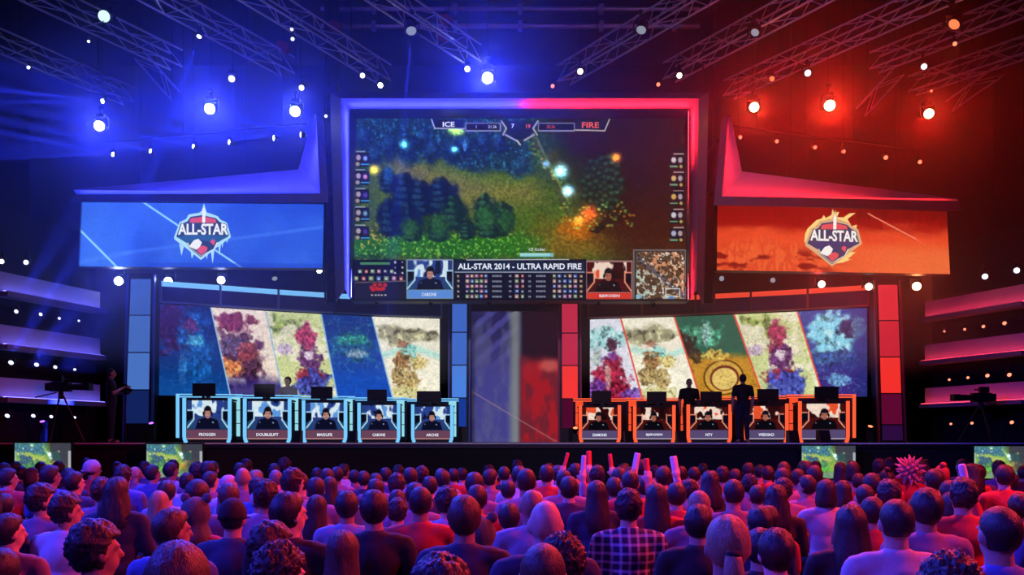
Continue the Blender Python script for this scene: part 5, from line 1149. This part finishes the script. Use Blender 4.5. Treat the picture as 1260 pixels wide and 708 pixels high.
B_=[(25,190,64,'s','Y','P',0),(107,158,66,'s','D','B',0),(115,190,74,'z','G','P',0),(200,168,120,'m','D','L',1),(68,222,136,'m','D','P',0),(35,305,78,'t','D','W',0),(315,180,60,'s','D','P',0),(365,182,74,'s','D','N',0),(412,175,66,'s','D','P',0),(447,160,64,'s','D','W',1),(310,225,94,'s','D','P',0),(378,222,84,'l','D','P',0),(497,190,60,'s','D','P',0),(542,195,68,'s','D','N',0),(600,205,66,'s','D','P',0),(647,178,68,'s','D','B',0),(712,158,60,'m','D','N',0),(702,195,96,'m','D','P',0),(767,178,80,'s','D','P',0),(822,162,84,'c','D','P',0),(600,232,90,'s','D','W',0),(705,285,80,'s','D','P',0),(790,250,100,'s','D','P',0),(862,220,84,'s','D','N',0),(705,320,84,'m','D','R',0),(925,188,80,'s','D','P',0),(977,183,60,'s','D','R',0),(1017,180,52,'s','D','W',0),(1078,200,104,'s','D','P',0),(1148,158,66,'c','D','R',0),(1158,185,84,'s','D','P',1),(945,255,122,'m','D','L',0),(1090,262,110,'s','D','R',0),(460,290,118,'s','D','L',0),(590,285,166,'s','D','K',0),(815,270,132,'z','D','R',0),(1030,310,165,'s','N','N',0),(1105,390,170,'e','D','N',0),(180,295,196,'s','D','K',1),(315,310,112,'l','D','P',0),(95,415,225,'m','D','K',1),(140,505,250,'c','D','K',1),(440,480,180,'l','N','K',0),(915,555,300,'m','D','K',0),(1245,350,100,'s','D','B',0),(1240,240,70,'s','D','W',0)]
C_=[(65,140,58,'s','D','P',0),(75,170,80,'s','D','W',0),(108,183,106,'z','D','P',0),(220,157,60,'s','D','W',0),(262,167,76,'s','D','W',0),(325,180,64,'s','D','P',0),(375,185,56,'s','D','P',0),(445,185,76,'s','D','P',0),(535,225,82,'s','D','P',0),(575,165,62,'s','D','N',0),(608,170,86,'c','D','P',0),(730,168,56,'s','D','R',0),(775,162,102,'c','D','P',0),(680,220,82,'s','D','P',0),(860,172,62,'s','D','R',0),(922,175,68,'s','D','P',0),(900,225,82,'m','D','P',0),(1060,165,72,'m','D','R',0),(1000,195,104,'w','D','N',0),(1120,185,64,'s','D','R',0),(1185,155,66,'s','D','P',0),(1190,200,96,'c','D','P',0),(1240,165,60,'s','D','R',0),(965,158,52,'s','D','P',0),(315,220,96,'s','D','N',0),(362,258,76,'s','D','P',0),(450,240,122,'l','D','N',0),(605,265,174,'m','D','X',0),(740,255,118,'l','D','R',0),(838,250,92,'s','D','R',0),(945,290,122,'z','Y','P',0),(1112,235,108,'z','D','P',0),(1228,262,92,'z','D','P',0),(135,285,126,'b','D','L',0),(200,340,170,'b','D','N',0),(285,465,215,'c','D','K',0),(190,545,240,'z','N','N',0),(945,355,166,'s','D','K',0),(1088,405,158,'p','Y','R',0),(1240,365,134,'s','D','N',0),(1245,470,150,'s','D','K',0)]
D_=[(20,170,66,'s','D','R',0),(97,150,72,'z','N','R',0),(90,180,86,'s','D','P',0),(165,185,76,'s','D','R',0),(245,168,80,'s','D','P',0),(95,218,104,'m','D','P',0),(207,215,96,'s','D','P',-1),(300,235,122,'o','D','W',0),(385,240,84,'l','D','R',0),(460,207,66,'s','D','R',0),(522,205,92,'s','D','P',0),(592,175,68,'u','D','R',0),(490,260,100,'z','D','P',0),(605,222,126,'m','D','R',0),(705,128,104,'q','V','R',0),(825,185,92,'s','D','P',0),(862,152,74,'u','R','R',0),(1010,160,102,'w','D','R',-1),(1168,165,90,'s','D','R',0),(1182,195,92,'s','D','P',-1),(900,240,106,'s','D','R',0),(908,295,112,'o','D','R',0),(790,275,142,'s','D','P',0),(752,355,130,'o','N','R',0),(645,330,186,'z','D','W',0),(525,320,112,'s','D','R',0),(425,355,180,'l','D','K',0),(1145,365,190,'z','D','B',0),(60,262,136,'w','D','K',0),(60,470,150,'s','D','K',0),(20,370,104,'s','D','R',0),(905,545,370,'c','D','K',0),(1240,300,106,'s','D','R',0),(1258,170,60,'s','D','R',0)]
RNG=random.Random(7)
HWID={'s':0.180,'m':0.190,'z':0.165,'b':0.158,'c':0.222,'a':0.26,'l':0.21,'w':0.225,'o':0.212,'p':0.168,'u':0.18,'q':0.28,'k':0.186,'t':0.19,'e':0.225}
HTOP={'s':1.300,'m':1.325,'z':1.287,'b':1.279,'c':1.345,'a':1.37,'l':1.302,'w':1.302,'o':1.302,'p':1.293,'u':1.34,'q':1.39,'k':1.308,'t':1.302,'e':1.345}
crowd=[]
for x0,L_ in ((0,A_),(310,B_),(620,C_),(940,D_)):
    for (zx,zy,zw,h,hc,sh,tn) in L_:
        px=x0+zx/3.9375; py=530+zy/3.9375; w_=zw/3.9375*(0.93 if tn==0 else 0.90)
        hw,ht=HWID[h],HTOP[h]
        if tn: hw*=1.07
        s=ZC/(ht+(py-HY)*hw/w_); s=min(1.09,max(0.90,s)); d1=F*hw*s/w_; d2=(ZC-ht*s)*F/(py-HY); d=0.5*(d1+d2)
        crowd.append(dict(px=px,py=py,d=d,h=h,hc=hc,sh=sh,tn=tn,ht=ht,w=w_,fill=False))
sticks=[(310,130,182,14,0.25,'r','short red cheering stick leaning beside the crimson tower'),(389,143,252,20,0.06,'w','tall white cheering stick below the crimson inner tower'),(420,122,186,20,-0.02,'r','upright red cheering stick behind the tall white one'),(522,137,225,16,-0.12,'r','narrow red cheering stick leaning, below the first red booth'),(655,135,205,24,0.18,'w','pale cheering stick with rounded end below the second red booth'),(692,172,228,22,-0.05,'r','short red cheering stick low in the crowd, below the second red booth'),(832,150,222,28,-0.16,'w','wide pale cheering stick below the third red booth'),(1260+20,270,400,30,-0.2,'w','long white cheering stick held slanting below the red ledges')]
for k_,(zx,z0,z1,zw,tilt,cc,lab) in enumerate(sticks):
    px=620+zx/3.9375; y0=530+z0/3.9375; d=(10.6,9.2,11.2,10.2,9.6,9.0,9.8,7.0)[k_]
    if k_==7: px=1194
    top=P(px,y0,d); hz_=1.17; hx=top.x-math.tan(tilt)*(top.z-hz_)
    crowd.append(dict(px=CX+(hx-0.215)*F/(d-0.30),py=HY+(ZC-1.29)*F/(d-0.30),d=d-0.30,h='szsmszsm'[k_],hc='D',sh='RPRPKRPR'[k_],tn=0,ht=1.30,w=0.18*F/d,fill=False,stick=k_,top=top))
# people of the front rows who show only between the heads
for row,d in enumerate((13.2,12.6,12.0,11.4,10.8,10.2,9.6,9.0,8.4,7.8,7.2,6.6,6.0,5.4,4.8)):
    n=int(1620*d/F/0.56)
    for k in range(n):
        px=-180+1620*(k+0.5+0.25*(row%2))/n+RNG.uniform(-4,4); py=HY+(ZC-1.27-RNG.uniform(-0.03,0.05))*F/d
        wpx=0.18*F/d
        if any(abs((c['px']-CX)*c['d']/F-(px-CX)*d/F)<0.46 and abs(c['d']-d)<0.50 for c in crowd): continue
        if any(c['d']>d and abs(c['px']-px)<0.42*(c['w']+wpx) and py<c['py']+c['w']*1.0 for c in crowd if not c['fill']): continue
        if len(crowd)>296: break
        crowd.append(dict(px=px,py=py,d=d,h=RNG.choice('sssmzscolsz'),hc=RNG.choice('DDDN'),sh=RNG.choice('KNPRGB'),tn=0,ht=1.30,w=wpx,fill=True))
# neighbours keep a seat's distance: slide along the row direction of view
for it in range(60):
    for i in range(len(crowd)):
        for j in range(i+1,len(crowd)):
            a,b=crowd[i],crowd[j]; dx=(a['px']-CX)*a['d']/F-(b['px']-CX)*b['d']/F; dy=a['d']-b['d']
            if abs(dx)<0.50 and abs(dy)<0.62:
                m=(0.62-abs(dy))*0.25*(1-abs(dx)/0.6); sg=1 if dy>=0 else -1
                a['d']+=sg*m; b['d']-=sg*m
for c in crowd: c['d']=min(14.6,max(2.3,c['d'])); c['s']=min(1.12,max(0.86,(ZC-(c['py']-HY)*c['d']/F)/c['ht']))
REFS=[(0,'the frame edge, blue side'),(30,'the blue-side edge monitor'),(75,'the blue-side tripod camera'),(135,'the camera operator'),(170,'the blue outer tower'),(215,'the second stage-foot monitor'),(255,'the first blue booth'),(328,'the second blue booth'),(400,'the third blue booth'),(466,'the fourth blue booth'),(532,'the fifth blue booth'),(566,'the azure inner tower'),(610,"the curtain's blue half"),(662,"the curtain's red half"),(701,'the crimson inner tower'),(738,'the first red booth'),(805,'the second red booth'),(872,'the third red booth'),(914,'the man in black'),(943,'the fourth red booth'),(1014,'the last red booth'),(1050,'the third stage-foot monitor'),(1095,'the scarlet outer tower'),(1150,'the red ledges'),(1205,'the red-side tripod camera'),(1250,'the red-side edge monitor')]
crowd.sort(key=lambda c:-c['d'])
ROWN=['front row','second row','third row','fourth row','fifth row','sixth row','seventh row','eighth row','ninth row','tenth row','eleventh row','last row']
seen={}
for c in crowd:
    r=int(min(11,max(0,(13.6-c['d'])/0.95))); ref=min(REFS,key=lambda q:abs(q[0]-c['px']))[1]
    hn=HNAME[c['h']]; hn=hn%HCN[c['hc']] if '%s' in hn else hn
    c['r']=r
    c['lab']='%s and %s, %s, below %s'%(hn,SNAME[c['sh']],ROWN[r],ref); seen.setdefault(c['lab'],[]).append(c)
for lab,L_ in seen.items():
    if len(L_)>1:
        L_.sort(key=lambda c:c['px'])
        for k,c in enumerate(L_): c['lab']=('leftmost: ' if k==0 else ('rightmost: ' if k==len(L_)-1 else 'middle: '))+lab
arms=['lap','lap','long','lean']
for c in crowd:
    d=c['d']; x=(c['px']-CX)*d/F; arm=arms[RNG.randrange(4)] if c['tn']==0 else 'lap'
    if c['sh'] in 'KNX' and c['tn']==0: arm='long'
    if 'stick' in c: arm='raise'; c['fill']=True; c['lab']=c['lab'].replace(', below',', stick raised, below')
    off=Vector((0,-0.02,0))
    c['obj']=sit(c['lab'],(x,d+0.02,0),c['s'],RNG.uniform(-0.12,0.12) if not c['fill'] else 0,c['h'],c['hc'],c['sh'],c['tn'],arm,'audience seated before the stage',RNG)
    if c['h']=='k' and False: pass

# ---- inflatable cheering sticks held up in the crowd
M_STK={'r':mat('stick_red',(0.95,0.08,0.05),0.35,grain=0.1),'w':mat('stick_white',(0.82,0.74,0.80),0.35,grain=0.1)}
for c in crowd:
    if 'stick' not in c: continue
    (zx,z0,z1,zw,tilt,cc,lab)=sticks[c['stick']]; s=c['s']; pos=c['obj'].location
    hand=V(pos.x+0.215*s,pos.y+0.345*s,1.19*s); dirv=V(math.sin(tilt),0.05,math.cos(tilt)).normalized()
    up_=max(0.20,(c['top'].z-hand.z)/dirv.z+0.05); L=up_+0.24; bot=hand-dirv*0.24; r=zw/3.9375*c['d']/F*0.66
    t=thing('cheering_stick',lab,'cheering stick',bot,'inflatable cheering sticks')
    ax=[(0.0,0.25),(0.03,0.8),(0.08,1.0),(L-0.02,1.0),(L-0.005,0.92),(L,0.75)]
    v,f=lathe([(r*q,-h_) for (h_,q) in ax],12); o=mesh('tube',v,f,M_STK[cc],t,True,world=False); o.rotation_mode='QUATERNION'; o.rotation_quaternion=dirv.to_track_quat('-Y','Z')
    v,f=tube_vf((0,0,0),(0,0,0.02),r*0.4,r*0.3,8); o=mesh('valve_cap',v,f,M_STK[cc],t,world=False); o.rotation_mode='QUATERNION'; o.rotation_quaternion=dirv.to_track_quat('-Z','Y')

# ---- players behind the monitors
for (side,k,px,py,Y) in PLAYERS:
    x=(px-CX)*Y/F; zt=(HY-py)*Y/F+0.08; s=max(0.92,min(1.08,zt/1.30))
    sit('player in a headset behind the %s %s-lit booth, hair just above the monitor'%(ORD[k],side),(x,Y+0.25,STAGE_Z),s,math.pi,['s','m','s','s','m'][k],'D','K',0,'lean','players at the booths',RNG)
    e=[o for o in col.objects if o.name.startswith('person')][-1]
for o in [q for q in col.objects if q.get('group')=='players at the booths']:
    s_=Shape()
    for i in range(8):
        t0=math.pi*i/8; t1=math.pi*(i+1)/8; s_.tube((0.095*math.cos(t0),0,0.125*math.sin(t0)),(0.095*math.cos(t1),0,0.125*math.sin(t1)),0.010,0.010,6)
    for q in (-1,1): s_.tube((q*0.085,0,0),(q*0.115,0,0),0.04,0.036,10)
    h=s_.build('headset',M_BLACK,o,world=False); h.location=HC

# ---- people standing on the stage
def standing(name,pose,turn=0.0):
    b=Shape(); sh=Shape(); tr=Shape()
    for s,g in ((b,0),(sh,0.014)):
        s.add(*ball_vf((0,0,1.02),(0.155+g,0.115+g,0.13+g))); s.add(*ball_vf((0,0,1.16),(0.145+g,0.105+g,0.14+g))); s.add(*ball_vf((0,-0.005,1.30),(0.17+g,0.112+g,0.15+g))); s.add(*limb_vf((-0.15,-0.01,1.40),0.062+g,(0.15,-0.01,1.40),0.062+g)); s.add(*ball_vf((0,-0.015,1.445),(0.085+g,0.06+g,0.045+g)))
    b.add(*limb_vf((0,-0.012,1.43),0.060,(0,0,1.56),0.053)); head_shapes(b,(0,0.005,1.61),turn,1.0)
    tr.add(*ball_vf((0,0,0.96),(0.168,0.13,0.13)))
    for q in (-1,1):
        S_=(q*0.195,-0.01,1.40)
        if pose=='hang': E_,W_=(q*0.255,-0.01,1.12),(q*0.25,0.06,0.87); hd=((0,0.1,-1),(q,0,0),(0,1,0))
        elif pose=='cross': E_,W_=(q*0.26,0.02,1.14),(-q*0.08,0.17+0.03*q,1.17+0.03*q); hd=((-q,0.1,0.1),(0,1,0),(0,0,1))
        elif pose=='front': E_,W_=(q*0.27,0.0,1.13),(q*0.10,0.20,1.02); hd=((-q*0.6,0.7,0),(0,0,1),(-q,0,0))
        else: E_,W_=(q*0.25,0.06,1.14),(q*0.08,0.27,1.22+0.06*q); hd=((-q*0.2,1,0.1),(q,0,0),(0,0,1))
        b.add(*limb_vf(S_,0.056,E_,0.042)); b.add(*limb_vf(E_,0.042,W_,0.028)); hand_shapes(b,W_,*hd); sh.add(*limb_vf(S_,0.068,Vector(S_).lerp(Vector(E_),0.72),0.060))
        x=q*0.10
        for s,g in ((b,0),(tr,0.014)): s.add(*limb_vf((q*0.085,0,0.93),0.088+g,(x,0.01,0.50),0.060+g)); s.add(*limb_vf((x,0.01,0.50),0.058+g,(x*1.1,-0.01,0.10),0.042+g))
        b.add(*limb_vf((x*1.1,-0.03,0.045),0.043,(x*1.25,0.14,0.032),0.032))
    return fuse(name,b,0.0115,2,M_SKIN),fuse(name+'_shirt',sh,0.018,4,M_SHIRT,cut=lambda c:c.z<0.93),fuse(name+'_trousers',tr,0.02,3,M_TROU,cut=lambda c:c.z<0.085)
def stand(label,px,Y,ytop,pose,face,hair,shirt,turn=0.0,faced=False):
    me=standing('standing_'+pose,pose,turn); x=(px-CX)*Y/F; H=(HY-ytop)*Y/F+0.08; sc=H/1.755
    e=bpy.data.objects.new('person',me[0]); link(e); e.location=(x,Y,STAGE_Z); e.scale=(sc,)*3; e.rotation_euler=(0,0,face); e.color=(0.52,0.34,0.26,1); tag(e,label,'person')
    o=bpy.data.objects.new('shirt',me[1]); link(o,e); o.color=(*SCOL[shirt],1); link(bpy.data.objects.new('trousers',me[2]),e)
    dress(e,hair,'D',turn,(0,0.005,1.61))
    for q in (-1,1):
        s_=Shape(); s_.add(*ball_vf((q*0.11,0.05,0.04),(0.05,0.13,0.042),10,8)); s_.build('shoe',M_SHOE,e,True,world=False)
        R=Matrix.Rotation(turn,3,'Z'); c=Vector((0,0.005,1.61))+R@Vector((q*0.03,0.083,0.010)); v,f=ball_vf(c,(0.013,0.006,0.007),8,6); mesh('eye',v,f,mat('eye_dark',(0.02,0.015,0.012),0.2),e,True,world=False)
    return e
op=stand('camera operator in dark clothes standing beside the blue outer tower',137,20.7,452,'hold',-1.2,'z','K')
stand('man in black T-shirt standing with his back turned before the red booths',914,21.3,460,'hang',0.0,'s','K')
stand('man in black T-shirt facing the hall between two red-lit booths',848,23.9,465,'hang',math.pi,'z','K')
stand('man in grey T-shirt with crossed arms behind the second blue-lit booth',354,24.4,463,'cross',math.pi-0.25,'s','G')
# hand-held camera rig of the operator
c=op.location; t=thing('handheld_camera','small camera on a rod held by the camera operator','camera',(c.x+0.30,c.y+0.05,STAGE_Z+1.18))
box('camera_body',-0.06,0.08,-0.05,0.05,0,0.11,M_BLACK,t,world=False); tube('lens',(0.08,0,0.055),(0.17,0,0.055),0.035,M_BLACK,t,10,world=False); box('screen',-0.05,0.05,-0.02,0.0,0.12,0.19,M_BLACK,t,world=False); tube('rod',(0,0,0),(0.02,0,-1.17),0.014,M_DARKM,t,6,world=False); tube('handle',(-0.1,0,-0.03),(0.1,0,-0.03),0.014,M_DARKM,t,6,world=False)
